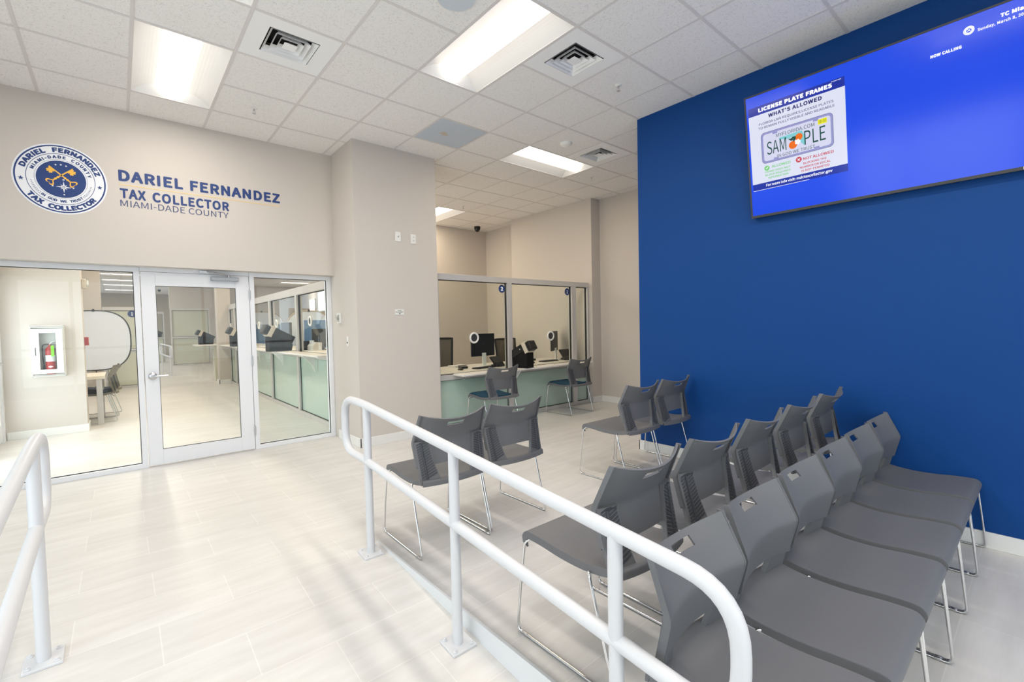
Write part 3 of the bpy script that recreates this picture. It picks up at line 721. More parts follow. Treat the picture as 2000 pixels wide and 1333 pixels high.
for sg in (1, -1): poly2(b, FV, [(0.367-0.011, 0.369-sg*0.008), (0.367-0.008, 0.369-sg*0.011), (0.367+0.011, 0.369+sg*0.008), (0.367+0.008, 0.369+sg*0.011)][::sg], l3)
text(b, 'NOW CALLING', FV, 1.145, 1.291, 0.784, 0.019, 0.03, lift=l2)
text(b, 'Sunday, March 8, 2026 at 10:00', FV, 1.361, 1.652, 0.850, 0.0165, 0.016, lift=l2)
text(b, 'TC Miami', FV, 1.456, 1.585, 0.882, 0.022, 0.03, lift=l2)
disc2(b, FV, 1.323, 0.873, 0.025, l2, n=32)
b.use(0); disc2(b, FV, 1.323, 0.873, 0.0205, l3, 0.0195, n=32); disc2(b, FV, 1.323, 0.873, 0.012, l3, n=24)
b.use(3)
for a in (45, -45):
    d = Vector((math.cos(R(a)), math.sin(R(a))))*0.010; n2 = Vector((-d.y, d.x))*0.14; p = Vector((1.323, 0.874))
    poly2(b, FV, [tuple(p-d-n2), tuple(p+d-n2), tuple(p+d+n2), tuple(p-d+n2)], l4)
b.build('screen', smats, tv, smooth=False)

# ================================================================== HANDRAILS
def ramp_z(y): return 0.0 if y > -3.1 else max(LOW, (y+3.1)*0.14/1.8)
def railing(x, label, posts):
    t = thing('handrail', label, 'handrail', (x, 0, 0), 0, 'white ramp handrails')
    P = [(0, -2.845, 0.912), (0, -3.12, 0.912), (0, -5.415, 0.703), (0, -5.415, 0.365), (0, -3.12, 0.567), (0, -2.845, 0.567)]
    P = [P[0]]+P[1:]
    path = fillet(P, 0.15, 8, True)
    MB().tube(path, 0.0245, 18, True).build('rail_loop', 'rail', t)
    for y in posts:
        zb = ramp_z(y); zt = 0.912-max(0, (-3.12-y))*0.0911
        MB().cyl((0, y, zb), (0, y, zt), 0.0235, n=20).build('post', 'rail', t)
        m = MB(); m.T = Matrix.Translation((0, y, zb)) @ Matrix.Rotation(math.atan(0.14/1.8) if y < -3.1 else 0, 4, 'X')
        m.box(-0.062, 0.062, -0.062, 0.062, 0, 0.011); pl = m.build('base_plate', 'rail', t, bevel=0.002)
        for sx in (1, -1):
            for sy in (1, -1):
                q = MB(); q.T = m.T
                q.lathe((sx*0.044, sy*0.044, 0.011), (0, 0, 1), [(0.010, 0), (0.010, 0.004), (0.006, 0.006), (0.006, 0.012), (0, 0.013)], 10).build('anchor_bolt', 'rail', pl)
railing(1.585, 'white tubular handrail in front of the grey chairs', (-3.20, -4.15, -5.04))
railing(0.165, 'white tubular handrail at the left edge of the photo', (-3.15, -4.15, -5.04))

# ================================================================== CHAIRS
def chair_parts(root, plastic='plastic', dark='plastic_dark', pad=None, glide=True):
    nu = 17
    # seat
    prof = crom([(0, 0.236, 0.408), (0, 0.240, 0.432), (0, 0.230, 0.450), (0, 0.205, 0.459), (0, 0.12, 0.456), (0, 0.02, 0.446), (0, -0.09, 0.444), (0, -0.175, 0.452), (0, -0.225, 0.462), (0, -0.254, 0.463), (0, -0.260, 0.455), (0, -0.262, 0.434)], 4)
    G = []
    for i in range(nu):
        u = -1+2*i/(nu-1); row = []
        for k, p in enumerate(prof):
            t = k/(len(prof)-1); hw = 0.232-0.003*t
            dish = -0.014*(1-u*u)*min(1, max(0, (t-0.2)*2.2))*(1 if t < 0.6 else max(0.2, 1-(t-0.6)*3)); ex = -0.030*(1-u*u)*min(1, max(0, t-0.55)/0.30)
            row.append((u*hw, p.y+ex, p.z+dish))
        G.append(row)
    MB().shell(G, 0.012).build('seat', plastic, root, angle=50)
    for s in (1, -1):       # turned-down side lips
        sk = MB(); V = []; F = []
        lp_ = prof[:-8]
        for k, p in enumerate(lp_):
            q0 = prof[max(k-1, 0)]; q1 = prof[min(k+1, len(prof)-1)]; d = (q1-q0).normalized(); n2 = Vector((0, -d.z, d.y))
            if n2.z > 0 and k > 6: n2 = -n2
            if k <= 6: n2 = Vector((0, -1, -0.55)).normalized() if n2.y > 0 or n2.z > 0 else n2
            hw = 0.232-0.003*k/(len(prof)-1); dep = 0.026
            V += [(s*(hw+0.002), p.y-n2.y*0.005, p.z-n2.z*0.005), (s*(hw-0.008), p.y-n2.y*0.005, p.z-n2.z*0.005), (s*(hw-0.008), p.y+n2.y*dep, p.z+n2.z*dep), (s*(hw+0.002), p.y+n2.y*dep, p.z+n2.z*dep)]
        for k in range(len(lp_)-1):
            for e in range(4): F.append((4*k+e, 4*k+(e+1) % 4, 4*k+4+(e+1) % 4, 4*k+4+e))
        F += [(0, 1, 2, 3), tuple(4*(len(lp_)-1)+e for e in (3, 2, 1, 0))]
        if s > 0: F = [f[::-1] for f in F]
        sk.add(V, F); sk.build('seat_lip', plastic, root)
    # back shell with hand slot, kinked at the lumbar line
    def ye(z):
        if z < 0.54: return -0.201-(0.54-z)*0.23
        lo_, up_ = -0.201+(z-0.54)*0.236, -0.168-(z-0.68)*0.43; k = 0.004
        m = min(lo_, up_); return m-k*math.log(math.exp(-(lo_-m)/k)+math.exp(-(up_-m)/k))
    def hwz(z): return 0.236+0.012*min(1, max(0, (z-0.50)/0.18))-(0.017*(z-0.68)/0.175 if z > 0.68 else 0)
    def dpz(z): return 0.030+0.028*min(1, max(0, (z-0.54)/0.315))
    zs = [0.540, 0.58, 0.62, 0.65, 0.668, 0.68, 0.692, 0.71, 0.74, 0.765, 0.780, 0.802, 0.824, 0.84, 0.855]; nvv = len(zs)
    us = [-1, -0.97, -0.9, -0.78, -0.64, -0.5, -0.38, -0.25, -0.12, 0, 0.12, 0.25, 0.38, 0.5, 0.64, 0.78, 0.9, 0.97, 1]
    G = []
    for u in us:
        row = []
        for z in zs:
            t = (z-0.54)/0.315; c = 1-u*u
            dz = -0.036*c*max(0, (t-0.72)/0.28)+0.012*max(0, 1-t*6)*(c-0.6)
            row.append((u*hwz(z), ye(z)-dpz(z)*c, z+dz))
        G.append(row[::-1])
    iu = [us.index(-0.25), us.index(-0.12), us.index(0), us.index(0.12)]
    holes = {(i, nvv-2-k) for i in iu for k in range(nvv-1) if 0.779 < zs[k] < 0.81}
    MB().shell(G, 0.008, holes).build('backrest', plastic, root, angle=28)
    for s in (1, -1):
        m = MB(); V = []; F = []
        for z in zs:
            h, y = hwz(z), ye(z)
            V += [(s*(h+0.002), y+0.004, z), (s*(h-0.007), y+0.003, z), (s*(h-0.007), y-0.020, z), (s*(h+0.002), y-0.019, z)]
        for k in range(nvv-1):
            for e in range(4): F.append((4*k+e, 4*k+(e+1) % 4, 4*k+4+(e+1) % 4, 4*k+4+e))
        F += [(0, 1, 2, 3), tuple(4*(nvv-1)+e for e in (3, 2, 1, 0))]
        m.add(V, [f[::-1] for f in F] if s > 0 else F); m.build('back_edge', plastic, root)
        # ribbed support from the lumbar line down to the seat
        def inn(z): return 0.105+0.035*min(1, (z-0.445)/0.125) if z < 0.57 else 0.140+0.018*(z-0.57)/0.118
        def ysf(x, z): return ye(z)-dpz(z)*(1-(x/hwz(z))**2)
        G2 = []
        for i in range(6):
            row = []
            for j in range(9):
                z = 0.458+0.230*j/8; x = inn(max(z, 0.445))+(hwz(z)-0.001-inn(max(z, 0.445)))*i/5
                row.append((s*x, ysf(x, z)-0.014, z))
            G2.append(row)
        sup = MB().shell(G2 if s > 0 else G2[::-1], 0.020).build('back_support', plastic, root, angle=35)
        rb = MB()
        for k in range(18):
            za = 0.462+k*0.0145; P = []
            for fx, dzz in ((0, 0.034), (0.33, 0.023), (0.66, 0.011), (1, 0)):
                zz_ = min(za+dzz, 0.678); x = inn(zz_)+0.010+(hwz(zz_)-0.012-inn(zz_)-0.010)*fx; P.append((x, zz_))
            if P[-1][1] >= 0.672: continue
            for (xa, z1), (xb, z2) in zip(P, P[1:]):
                if z1 >= 0.678 and z2 >= 0.678: continue
                q = [(xa, z1), (xb, z2), (xb, z2+0.009), (xa, z1+0.009)]
                V = [(s*x, ysf(x, z)-0.0245, z) for x, z in q]+[(s*x, ysf(x, z)-0.0270, z) for x, z in q]
                rb.add(V, [(4, 5, 6, 7), (0, 1, 5, 4), (1, 2, 6, 5), (2, 3, 7, 6), (3, 0, 4, 7)])
        rb.tube([(s*0.208, ysf(0.208, 0.675)-0.025, 0.675), (s*0.190, ysf(0.190, 0.455)-0.025, 0.452)], 0.0065, 8)
        rb.build('support_ribs', dark, sup, smooth=False)
        # chrome sled
        x = s*0.249
        path = [(s*0.19, 0.10, 0.430), (s*0.222, 0.205, 0.432), (s*0.237, 0.226, 0.410), (s*0.246, 0.246, 0.22), (x, 0.268, 0.0075), (x, -0.268, 0.0075), (x, -0.150, 0.425), (s*0.19, -0.10, 0.428), (s*0.12, -0.06, 0.428)]
        MB().tube(fillet(path, 0.030, 5), 0.0058, 10).build('sled_leg', 'chrome', root)
        if glide:
            for ya in (0.205, -0.235): MB().box(x-0.0065, x+0.0065, ya, ya+0.027, 0.0, 0.014).build('glide', 'steel', root, bevel=0.003)
    MB().tube([(-0.19, 0.06, 0.425), (0.19, 0.06, 0.425)], 0.0058, 8).build('cross_bar', 'chrome', root)
    if pad:
        P2 = []
        for i in range(nu):
            u = -1+2*i/(nu-1); row = []
            for k, p in enumerate(prof[5:33]):
                t = (k+5)/(len(prof)-1); dish = -0.016*(1-u*u)*min(1, max(0, (t-0.25)*2.2))
                ed = min(1, (1-abs(u))*6)
                row.append((u*0.220, p.y, p.z+dish+0.008+0.010*ed))
            P2.append(row)
        MB().shell(P2, 0.014).build('seat_pad', pad, root, angle=60)

c0 = thing('stacking_chair', 'x', 'chair'); chair_parts(c0)
G1, G2, G3 = 'grey chairs in the front row facing the service windows', 'grey chairs in the second row', 'grey chairs in the nearest row facing away'
rows = [
 ((2.015, -3.262, 0), -1.5, G1, 'grey plastic sled chair of the front row, leftmost, just behind the handrail posts'),
 ((2.545, -3.236, 0), 0, G1, 'grey plastic sled chair of the front row, second from the left, right of the leftmost'),
 ((3.875, -3.37, 0), 0, G1, 'grey plastic sled chair left of the one beside the corner of the blue wall'),
 ((4.41, -3.37, 0), 0, G1, 'grey plastic sled chair of the front row touching the corner of the blue wall'),
 ((2.024, -4.622, 0), 0, G2, 'grey plastic chair of the second row nearest the handrail, its empty seat toward the ramp'),
 ((2.591, -4.622, 0), 0, G2, 'grey plastic chair of the second row, second from the handrail'),
 ((3.176, -4.622, 0), 0, G2, 'grey plastic chair in the middle of the five in the second row'),
 ((3.761, -4.622, 0), 0, G2, 'grey plastic chair of the second row, next to last before the blue wall'),
 ((4.351, -4.622, 0), 0, G2, 'grey plastic chair of the second row closest to the blue wall'),
]
Y3 = -5.372; P3 = 0.512; X3 = 4.43
L3 = ['grey chair facing right, farthest of the nearest row, against the blue wall', 'grey chair facing right, second from the blue wall in the nearest row', 'grey chair facing right, third from the blue wall in the nearest row',
      'grey chair facing right, third from the handrail end in the nearest row', 'grey chair facing right, second from the handrail end in the nearest row', 'grey chair facing right behind the curved handrail end, nearest the camera']
for k in range(6): rows.append(((X3-k*P3, Y3, LOW), 180, G3, L3[k]))
for k, (loc, a, g, lab) in enumerate(rows):
    if k == 0: c0.location = loc; c0.rotation_euler = (0, 0, R(a)); c0['label'] = lab; c0['group'] = g
    else:
        q = dup(c0, loc, R(a), lab, g)
        if a == 180: q.scale = (1, 1, 0.966)
cp = thing('guest_chair', 'grey chair with a teal seat pad at service window 1', 'chair', (5.76, -1.03, 0), R(1), 'padded chairs at the service windows')
chair_parts(cp, 'plastic', 'plastic_dark', 'pad')
dup(cp, (4.215, -1.08, 0), R(-2), 'grey chair with a teal seat pad at service window 2')

# ================================================================== SERVICE WINDOWS IN THE CORRIDOR
def sub_mat(o, m): return Matrix.Translation(o) @ m
CY = -0.70
def counter_lite(name, x0, x1, label, fl, fr_, y=CY, zr=(0.655, 0.725), top=(1.99, 2.07), axis='x', pane='glass_warm', frost='frost'):
    """one bay of a glass counter: aluminium frame, clear pane above the rail, frosted pane below"""
    w = bpy.data.objects.new(name, None); COL.objects.link(w); tag(w, label, 'window', None, 'structure')
    X = (lambda m: m) if axis == 'x' else None
    def bx(a0, a1, b0, b1, z0, z1, mb):
        if axis == 'x': mb.box(a0, a1, y+b0, y+b1, z0, z1)
        else: mb.box(y+b0, y+b1, a0, a1, z0, z1)
    f = MB()
    bx(x0, x1, 0, 0.09, top[0], top[1], f); bx(x0, x1, 0, 0.09, zr[0], zr[1], f); bx(x0, x1, 0, 0.09, 0, 0.055, f)
    for a, c in ((x0, x0+fl), (x1-fr_, x1)):
        for z0, z1 in ((0.055, zr[0]), (zr[1], top[0])): bx(a, c, 0, 0.09, z0, z1, f)
    f.build('window_frame', 'alu', w, bevel=0.0015)
    a, c = x0+fl, x1-fr_; g = 0.008
    q = MB()
    for z0, z1 in ((0.055, zr[0]), (zr[1], top[0])):
        bx(a, c, 0.03, 0.06, z1-g, z1, q); bx(a, c, 0.03, 0.06, z0, z0+g, q); bx(a, a+g, 0.03, 0.06, z0, z1, q); bx(c-g, c, 0.03, 0.06, z0, z1, q)
    q.build('gasket', 'gasket', w)
    p = MB(); bx(a, c, 0.042, 0.048, zr[1], top[0], p); p.build('pane', pane, w)
    p = MB(); bx(a, c, 0.040, 0.050, 0.055, zr[0], p); p.build('frosted_pane', frost, w)
    return w
counter_lite('window_3', 3.60, 4.865, 'service window with the round badge 2 and frosted green panel below', 0.05, 0.042)
counter_lite('window_4', 4.865, 6.275, 'service window with the round badge 1 and frosted green panel below', 0.042, 0.052)
counter_lite('window_5', 6.275, 6.66, 'narrow glass bay between service window 1 and the beige wall', 0.052, 0.045)
def badge(loc, digit, label, rz=0, s=1.0):
    t = thing('number_badge', label, 'window number', loc, rz, None)
    def fb(u, v, w): return Vector((u*s, -0.0035-w, v*s))
    MB().lathe((0, 0, 0), (0, -1, 0), [(0.058*s, 0), (0.058*s, 0.003), (0, 0.0031)], 32).build('badge_disc', 'navy', t)
    b = MB(); text(b, digit, fb, -0.022 if digit != '1' else -0.012, 0.022 if digit != '1' else 0.010, -0.03, 0.06, 0.03, lift=0.0005); b.build('digit', 'seal_white', t, smooth=False)
badge((4.745, CY+0.036, 1.905), '2', 'round navy number badge on the left service pane, above the speak-through ring nearer the pilaster')
badge((6.145, CY+0.036, 1.905), '1', 'round navy number badge farther right, beside the narrow glass bay')
def speak_ring(loc, rz, label, grp):
    t = thing('speak_through', label, 'speak through', loc, rz, grp)
    MB().torus((0, 0, 0), (0, 1, 0), 0.066, 0.013, 32, 10).build('ring', 'white_plastic', t)
    MB().lathe((0, 0.004, 0), (0, 1, 0), [(0.056, 0), (0.056, 0.012), (0, 0.013)], 28).build('voice_grille', 'dark_grey', t)
speak_ring((4.225, CY+0.030, 1.205), 0, 'silver speak-through ring on the glass of window 2', 'speak-through rings')
speak_ring((5.735, CY+0.030, 1.185), 0, 'silver speak-through ring on the glass of window 1', 'speak-through rings')
wt = thing('service_counter', 'white laminate counter passing under the corridor service glass', 'counter', (0, 0, 0))
bars(MB(), [(3.62, 6.64, CY+0.095, 0.34, 0.70, 0.737)]).build('worktop', 'counter', wt, bevel=0.003)
for a, c in ((3.84, 4.86), (4.88, 6.44)): MB().box(a, c, CY-0.24, CY-0.002, 0.712, 0.737).build('shelf', 'counter', wt, bevel=0.004)
MB().box(4.868, 4.90, CY-0.016, CY-0.003, 0.44, 0.711).build('bracket_plate', 'white_plastic', wt, bevel=0.002)
for x in (4.87, 6.22):
    m = MB().prism([(x, CY-0.003, 0.711), (x, CY-0.20, 0.711), (x, CY-0.05, 0.54), (x, CY-0.003, 0.40)], (0.02, 0, 0)); m.build('shelf_bracket', 'white_plastic', wt)
for x in (3.7, 5.1, 6.5): MB().box(x-0.03, x+0.03, CY+0.12, 0.28, 0, 0.70).build('leg', 'alu', wt)

def vision_tester():
    t = thing('vision_tester', 'x', 'vision tester', (0, 0, 0), 0, 'black vision testers')
    MB().prism([(-0.085, -0.15, 0), (-0.085, 0.17, 0), (-0.085, 0.19, 0.10), (-0.085, -0.13, 0.27), (-0.085, -0.15, 0.22)], (0.17, 0, 0)).build('base', 'black_matte', t, bevel=0.006)
    a = R(28); d = Vector((0, -math.cos(a), math.sin(a))); u = Vector((0, math.sin(a), math.cos(a))); o = Vector((0, 0.20, 0.105))
    def seg(l0, l1, hw, h0, h1):
        m = MB(); P = [o+d*l+u*h for l, h in ((l0, h0), (l1, h0), (l1, h1), (l0, h1))]
        m.prism([(-hw, p.y, p.z) for p in P], (2*hw, 0, 0)); return m
    seg(0.02, 0.335, 0.088, -0.01, 0.105).build('optical_tube', 'black', t, bevel=0.006)
    seg(0.335, 0.395, 0.092, -0.055, 0.112).build('face_plate', 'cream_plastic', t, bevel=0.004)
    seg(0.395, 0.470, 0.080, -0.045, 0.095).build('eye_shroud', 'black', t, bevel=0.012)
    k = MB().cyl(o+d*0.26+Vector((-0.087, 0, 0.05)), o+d*0.26+Vector((-0.097, 0, 0.05)), 0.010); k.build('knob', 'steel', t)
    return t
vt = vision_tester(); vt.location = (4.995, -0.80, 0.737); vt.rotation_euler = (0, 0, R(12)); vt['label'] = 'black vision tester on the white shelf between service windows 2 and 1'

def monitor(loc, rz, w, h, label, stand='white_plastic', lift=0.16):
    t = thing('computer_monitor', label, 'monitor', loc, rz, 'computer monitors')
    MB().box(-w/2, w/2, -0.012, 0.018, lift, lift+h).build('display', 'black', t, bevel=0.004)
    MB().box(-w/2+0.012, w/2-0.012, 0.0185, 0.0195, lift+0.012, lift+h-0.012).build('screen', 'screen_off', t)
    MB().box(-0.035, 0.035, -0.035, -0.012, 0.01, lift+0.05).build('stand', stand, t, bevel=0.004)
    MB().box(-0.11, 0.11, -0.11, 0.07, 0.0, 0.012).build('foot', stand, t, bevel=0.004)
    MB().cyl((0, -0.012, lift+h*0.55), (0, -0.0135, lift+h*0.55), 0.014).build('badge', 'dark_grey', t)
    return t
ZW = 0.737
monitor((4.80, -0.10, ZW), R(4), 0.47, 0.35, 'black monitor seen from behind at service window 2')
monitor((6.40, -0.10, ZW), R(30), 0.42, 0.35, 'black monitor turned sideways at service window 1')
def phone(loc, rz, label):
    t = thing('desk_phone', label, 'phone', loc, rz, 'payment terminals')
    a = R(48)
    m = MB(); m.T = Matrix.Translation((0, 0.02, 0.05)) @ Matrix.Rotation(a, 4, 'X'); m.box(-0.11, 0.11, -0.06, 0.13, -0.01, 0.012); m.build('screen_panel', 'black', t, bevel=0.004)
    m2 = MB(); m2.T = m.T; m2.box(-0.098, 0.098, 0.0, 0.12, 0.0125, 0.0135); m2.build('display', 'screen_off', t)
    m3 = MB(); m3.T = m.T
    for i in range(6):
        for j in range(3): m3.box(-0.09+i*0.03, -0.07+i*0.03, -0.055+j*0.017, -0.043+j*0.017, 0.0125, 0.017)
    m3.build('keypad', 'dark_grey', t)
    MB().box(-0.07, 0.07, -0.05, 0.11, 0.0, 0.03).build('base', 'black', t, bevel=0.004)
    MB().prism([(-0.03, 0.03, 0.03), (-0.03, 0.10, 0.03), (-0.03, 0.075, 0.115), (-0.03, 0.06, 0.115)], (0.06, 0, 0)).build('arm', 'black', t)
    return t
phone((4.93, -0.34, ZW), R(12), 'tilted black payment terminal at service window 2')
phone((6.50, -0.36, ZW), R(-8), 'tilted black payment terminal at service window 1').scale = (1.2, 1.2, 1.2)
def keyboard(loc, rz, label):
    t = thing('keyboard', label, 'keyboard', loc, rz, 'keyboards')
    MB().box(-0.2, 0.2, -0.06, 0.06, 0, 0.016).build('case', 'black', t, bevel=0.004)
    b = MB()
    for i in range(18):
        for j in range(5): b.box(-0.19+i*0.0212, -0.173+i*0.0212, -0.052+j*0.021, -0.036+j*0.021, 0.016, 0.021)
    b.build('keys', 'dark_grey', t)
keyboard((4.60, -0.38, ZW), R(10), 'black keyboard on the counter behind window 2')
keyboard((6.05, -0.30, ZW), R(6), 'black keyboard on the counter behind window 1')
def mouse(loc, rz, label):
    t = thing('computer_mouse', label, 'mouse', loc, rz, 'computer mice')
    G = []
    for i in range(7):
        a = -1+i/3; G.append([(a*0.03*math.sqrt(max(0.05, 1-(b_/1.05)**2)), b_*0.05, 0.003+0.03*(1-a*a)*(1-b_*b_*0.8)) for b_ in [-1+k/4 for k in range(9)]])
    MB().shell(G, 0.004).build('shell', 'black', t)
mouse((4.20, -0.35, ZW), 0.2, 'black mouse on the counter behind window 2')
mouse((5.62, -0.36, ZW), -0.2, 'black mouse on the counter behind window 1')
def scanner(loc, rz, label):
    t = thing('card_reader', label, 'card reader', loc, rz, 'small counter devices')
    MB().prism([(-0.06, -0.05, 0), (-0.06, 0.05, 0), (-0.06, 0.05, 0.05), (-0.06, -0.05, 0.03)], (0.12, 0, 0)).build('case', 'dark_grey', t, bevel=0.006)
    MB().box(-0.045, 0.045, -0.052, -0.049, 0.01, 0.02).build('slot', 'black_matte', t)
scanner((4.36, -0.18, ZW), R(-10), 'low dark card reader left of the keyboard at window 2')
scanner((5.98, 0.05, ZW), R(15), 'small dark card reader left of the sideways monitor')
def office_chair(loc, rz, label):
    t = thing('office_chair', label, 'office chair', loc, rz, 'black mesh office chairs')
    G = []
    for i in range(11):
        u = -1+i/5; G.append([(u*(0.21+0.02*k/8), -0.20-0.05*(1-u*u)-0.06*k/8, 0.60+0.50*k/8) for k in range(9)])
    MB().shell(G, 0.006).build('mesh_back', 'mesh', t)
    fr = [G[i][0] for i in range(11)]+[G[10][k] for k in range(1, 9)]+[G[i][8] for i in range(9, -1, -1)]+[G[0][k] for k in range(7, 0, -1)]
    MB().tube(fr, 0.018, 8, True).build('back_frame', 'black', t)
    S2 = [[(u*0.24, 0.22-0.46*k/6, 0.475+0.02*abs(u)+(0.012 if k in (0, 6) else 0.0)) for k in range(7)] for u in (-1, -0.6, -0.2, 0.2, 0.6, 1)]
    MB().shell(S2, 0.06).build('seat', 'black_matte', t)
    MB().tube([(0, -0.02, 0.44), (0, -0.27, 0.46), (0, -0.31, 0.62)], 0.025, 8).build('back_arm', 'black', t)
    for s in (1, -1):
        MB().tube(fillet([(s*0.2, 0, 0.45), (s*0.29, 0, 0.47), (s*0.29, 0, 0.66)], 0.04), 0.014, 8).build('arm_post', 'black', t)
        MB().box(s*0.29-0.04, s*0.29+0.04, -0.13, 0.13, 0.66, 0.685).build('armrest', 'black', t, bevel=0.01)
    MB().cyl((0, 0, 0.08), (0, 0, 0.45), 0.028).build('gas_post', 'black', t)
    for k in range(5):
        a = 2*math.pi*k/5; c = Vector((math.cos(a), math.sin(a), 0))
        l = MB().tube([Vector((0, 0, 0.10)), c*0.29+Vector((0, 0, 0.065))], 0.018, 8); lg = l.build('base_leg', 'black', t)
        n_ = Vector((-c.y, c.x, 0)); MB().cyl(c*0.29+Vector((0, 0, 0.028))-n_*0.02, c*0.29+Vector((0, 0, 0.028))+n_*0.02, 0.028).build('caster', 'black_matte', lg)
    return t
office_chair((4.47, 0.70, 0), R(150), 'black mesh office chair at the left behind service window 2').scale = (1.1, 1.1, 1.06)
office_chair((6.24, 0.88, 0), R(172), 'black mesh office chair in the middle behind the service glass')
for loc, lab in (((4.45, 0.10, ZW), 'stack of white paper left of the monitor at window 2'), ((5.72, -0.05, ZW), 'stack of white paper left of the sideways monitor')):
    t = thing('paper_stack', lab, 'paper', loc, R(8), 'paper stacks')
    MB().box(-0.12, 0.12, -0.09, 0.09, 0, 0.03).build('sheets', 'white_plastic', t)

# ================================================================== HALL BEHIND THE GLASS ENTRANCE
HX = 2.66
ys = [0.13, 0.34, 2.09, 3.84, 5.60, 7.36, 8.15]
LAB = ['narrow first bay', 'first full bay', 'second bay', 'third bay', 'fourth bay', 'last narrow bay']
for k in range(6):
    counter_lite('window_%d' % (6+k), ys[k], ys[k+1], LAB[k]+' of the glass counter along the hall', 0.045, 0.045, y=HX, zr=(0.93, 1.0), top=(1.93, 2.05), axis='y', pane='glass')
hc = thing('hall_counter', 'long white counter shelf through the glass along the hall', 'counter', (0, 0, 0))
MB().box(HX+0.095, HX+0.70, 0.13, 8.1, 0.985, 1.02).build('worktop', 'counter', hc, bevel=0.003)
MB().box(HX-0.22, HX-0.002, 0.40, 8.1, 0.995, 1.02).build('shelf', 'counter', hc, bevel=0.003)
for y in (1.2, 2.95, 4.7, 6.5): MB().prism([(HX-0.003, y, 0.994), (HX-0.19, y, 0.994), (HX-0.04, y, 0.84), (HX-0.003, y, 0.74)], (0, 0.02, 0)).build('shelf_bracket', 'white_plastic', hc)
for y in (0.8, 3.0, 5.2, 7.6): MB().box(HX+0.6, HX+0.66, y, y+0.06, 0, 0.985).build('leg', 'alu', hc)
VL2 = [((2.47, 2.48, 1.02), 'large black vision tester on the hall counter, right of the door frame'), ((2.53, 6.1, 1.02), 'black vision tester beyond the door glass at its right edge')]
for loc, lab in VL2: dup(vt, loc, R(-90+6), lab).scale = (1.1, 1.1, 1.1)
fc = thing('hall_counter', 'short far counter shelf holding a vision tester past the white pier', 'counter', (0, 0, 0))
MB().box(2.02, 2.72, 8.9, 9.7, 0.985, 1.02).build('worktop', 'counter', fc, bevel=0.003)
MB().box(2.45, 2.72, 9.1, 9.5, 0, 0.985).build('pedestal', 'frost_pale', fc)
dup(vt, (2.27, 9.3, 1.02), R(-84), 'farthest black vision tester, left of the white pier through the door glass')
phone((2.84, 2.42, 1.02), R(-55), 'tilted black payment terminal on the hall counter seen through the right pane')
monitor((3.14, 2.28, 1.02), R(-48), 0.40, 0.31, 'charcoal monitor on the hall counter at the right edge of the glass', 'dark_grey', 0.05)
monitor((3.05, 4.2, 1.02), R(-80), 0.42, 0.34, 'dark monitor on the hall counter beside the door frame')
pr = thing('receipt_printer', 'white receipt printer on the hall counter beside the monitor', 'printer', (2.93, 2.06, 1.02), R(-70))
MB().prism([(-0.07, -0.09, 0), (-0.07, 0.09, 0), (-0.07, 0.09, 0.13), (-0.07, -0.03, 0.14), (-0.07, -0.09, 0.08)], (0.14, 0, 0)).build('case', 'white_plastic', pr, bevel=0.006)
MB().box(-0.05, 0.05, -0.06, -0.05, 0.105, 0.17).build('receipt', 'seal_white', pr)
for y, z, lab in ((1.46, 1.50, 'speak-through ring on the hall glass nearest the pilaster'), (3.44, 1.49, 'speak-through ring on the hall glass in its second bay'), (4.84, 1.48, 'speak-through ring on the hall glass right of the door frame'), (8.05, 1.50, 'speak-through ring on the hall glass seen through the door')):
    speak_ring((HX+0.028, y, z), R(-90), lab, 'speak-through rings')
def backdrop(loc, rz, hw, hh, label, rim, blue=False, grp=None):
    t = thing('photo_backdrop', label, 'photo backdrop', loc, rz, grp)
    n = 72; P = []
    for k in range(n):
        a = 2*math.pi*k/n; ca, sa = math.cos(a), math.sin(a); e = 2/2.7
        P.append((hw*math.copysign(abs(ca)**e, ca), 0, hh*math.copysign(abs(sa)**e, sa)))
    MB().prism(P, (0, 0.006, 0)).build('fabric', 'backdrop', t, smooth=False)
    MB().tube([(x, 0.003, z) for x, y, z in P], 0.013, 8, True).build('rim', rim, t)
    MB().box(-0.02, 0.02, -0.012, 0.015, hh-0.02, hh+0.035).build('clip', 'black', t)
    b = MB().cyl((0, 0.03, -loc[2]+0.02), (0, 0.03, hh), 0.010, n=8)
    for k in range(3): b.tube([(0, 0.03, -loc[2]+0.25), (0.32*math.cos(R(90+120*k)), 0.03+0.32*math.sin(R(90+120*k)), -loc[2]+0.008)], 0.007, 6)
    b.build('stand', 'dark_grey', t)
    return t
backdrop((0.06, 7.5, 1.23), 0, 0.60, 0.645, 'white oval photo backdrop with a black rim behind the left pane', 'black')
backdrop((3.89, 5.5, 1.285), R(-12), 0.485, 0.525, 'tan-rimmed photo backdrop behind the hall counter, in the right-hand bays', 'tan', grp=None)
backdrop((3.72, 9.4, 1.36), R(-12), 0.60, 0.56, 'tan-rimmed photo backdrop farther off, left in the right pane', 'tan', grp=None)
def screen_panel(x0, x1, y, h, label):
    t = thing('desk_divider', label, 'divider', ((x0+x1)/2, y, 0), 0, None)
    w = (x1-x0)/2
    MB().box(-w, w, -0.02, 0.02, 0.10, h).build('panel', 'blue_fabric', t, bevel=0.006)
    for s in (1, -1): MB().box(s*(w-0.04)-0.025, s*(w-0.04)+0.025, -0.18, 0.18, 0, 0.10).build('foot', 'alu', t)
screen_panel(3.62, 4.37, 4.97, 1.58, 'pale blue fabric divider in front of the nearer tan-rimmed backdrop')
screen_panel(3.42, 4.1, 8.9, 1.54, 'pale blue fabric divider in front of the farther tan-rimmed backdrop')

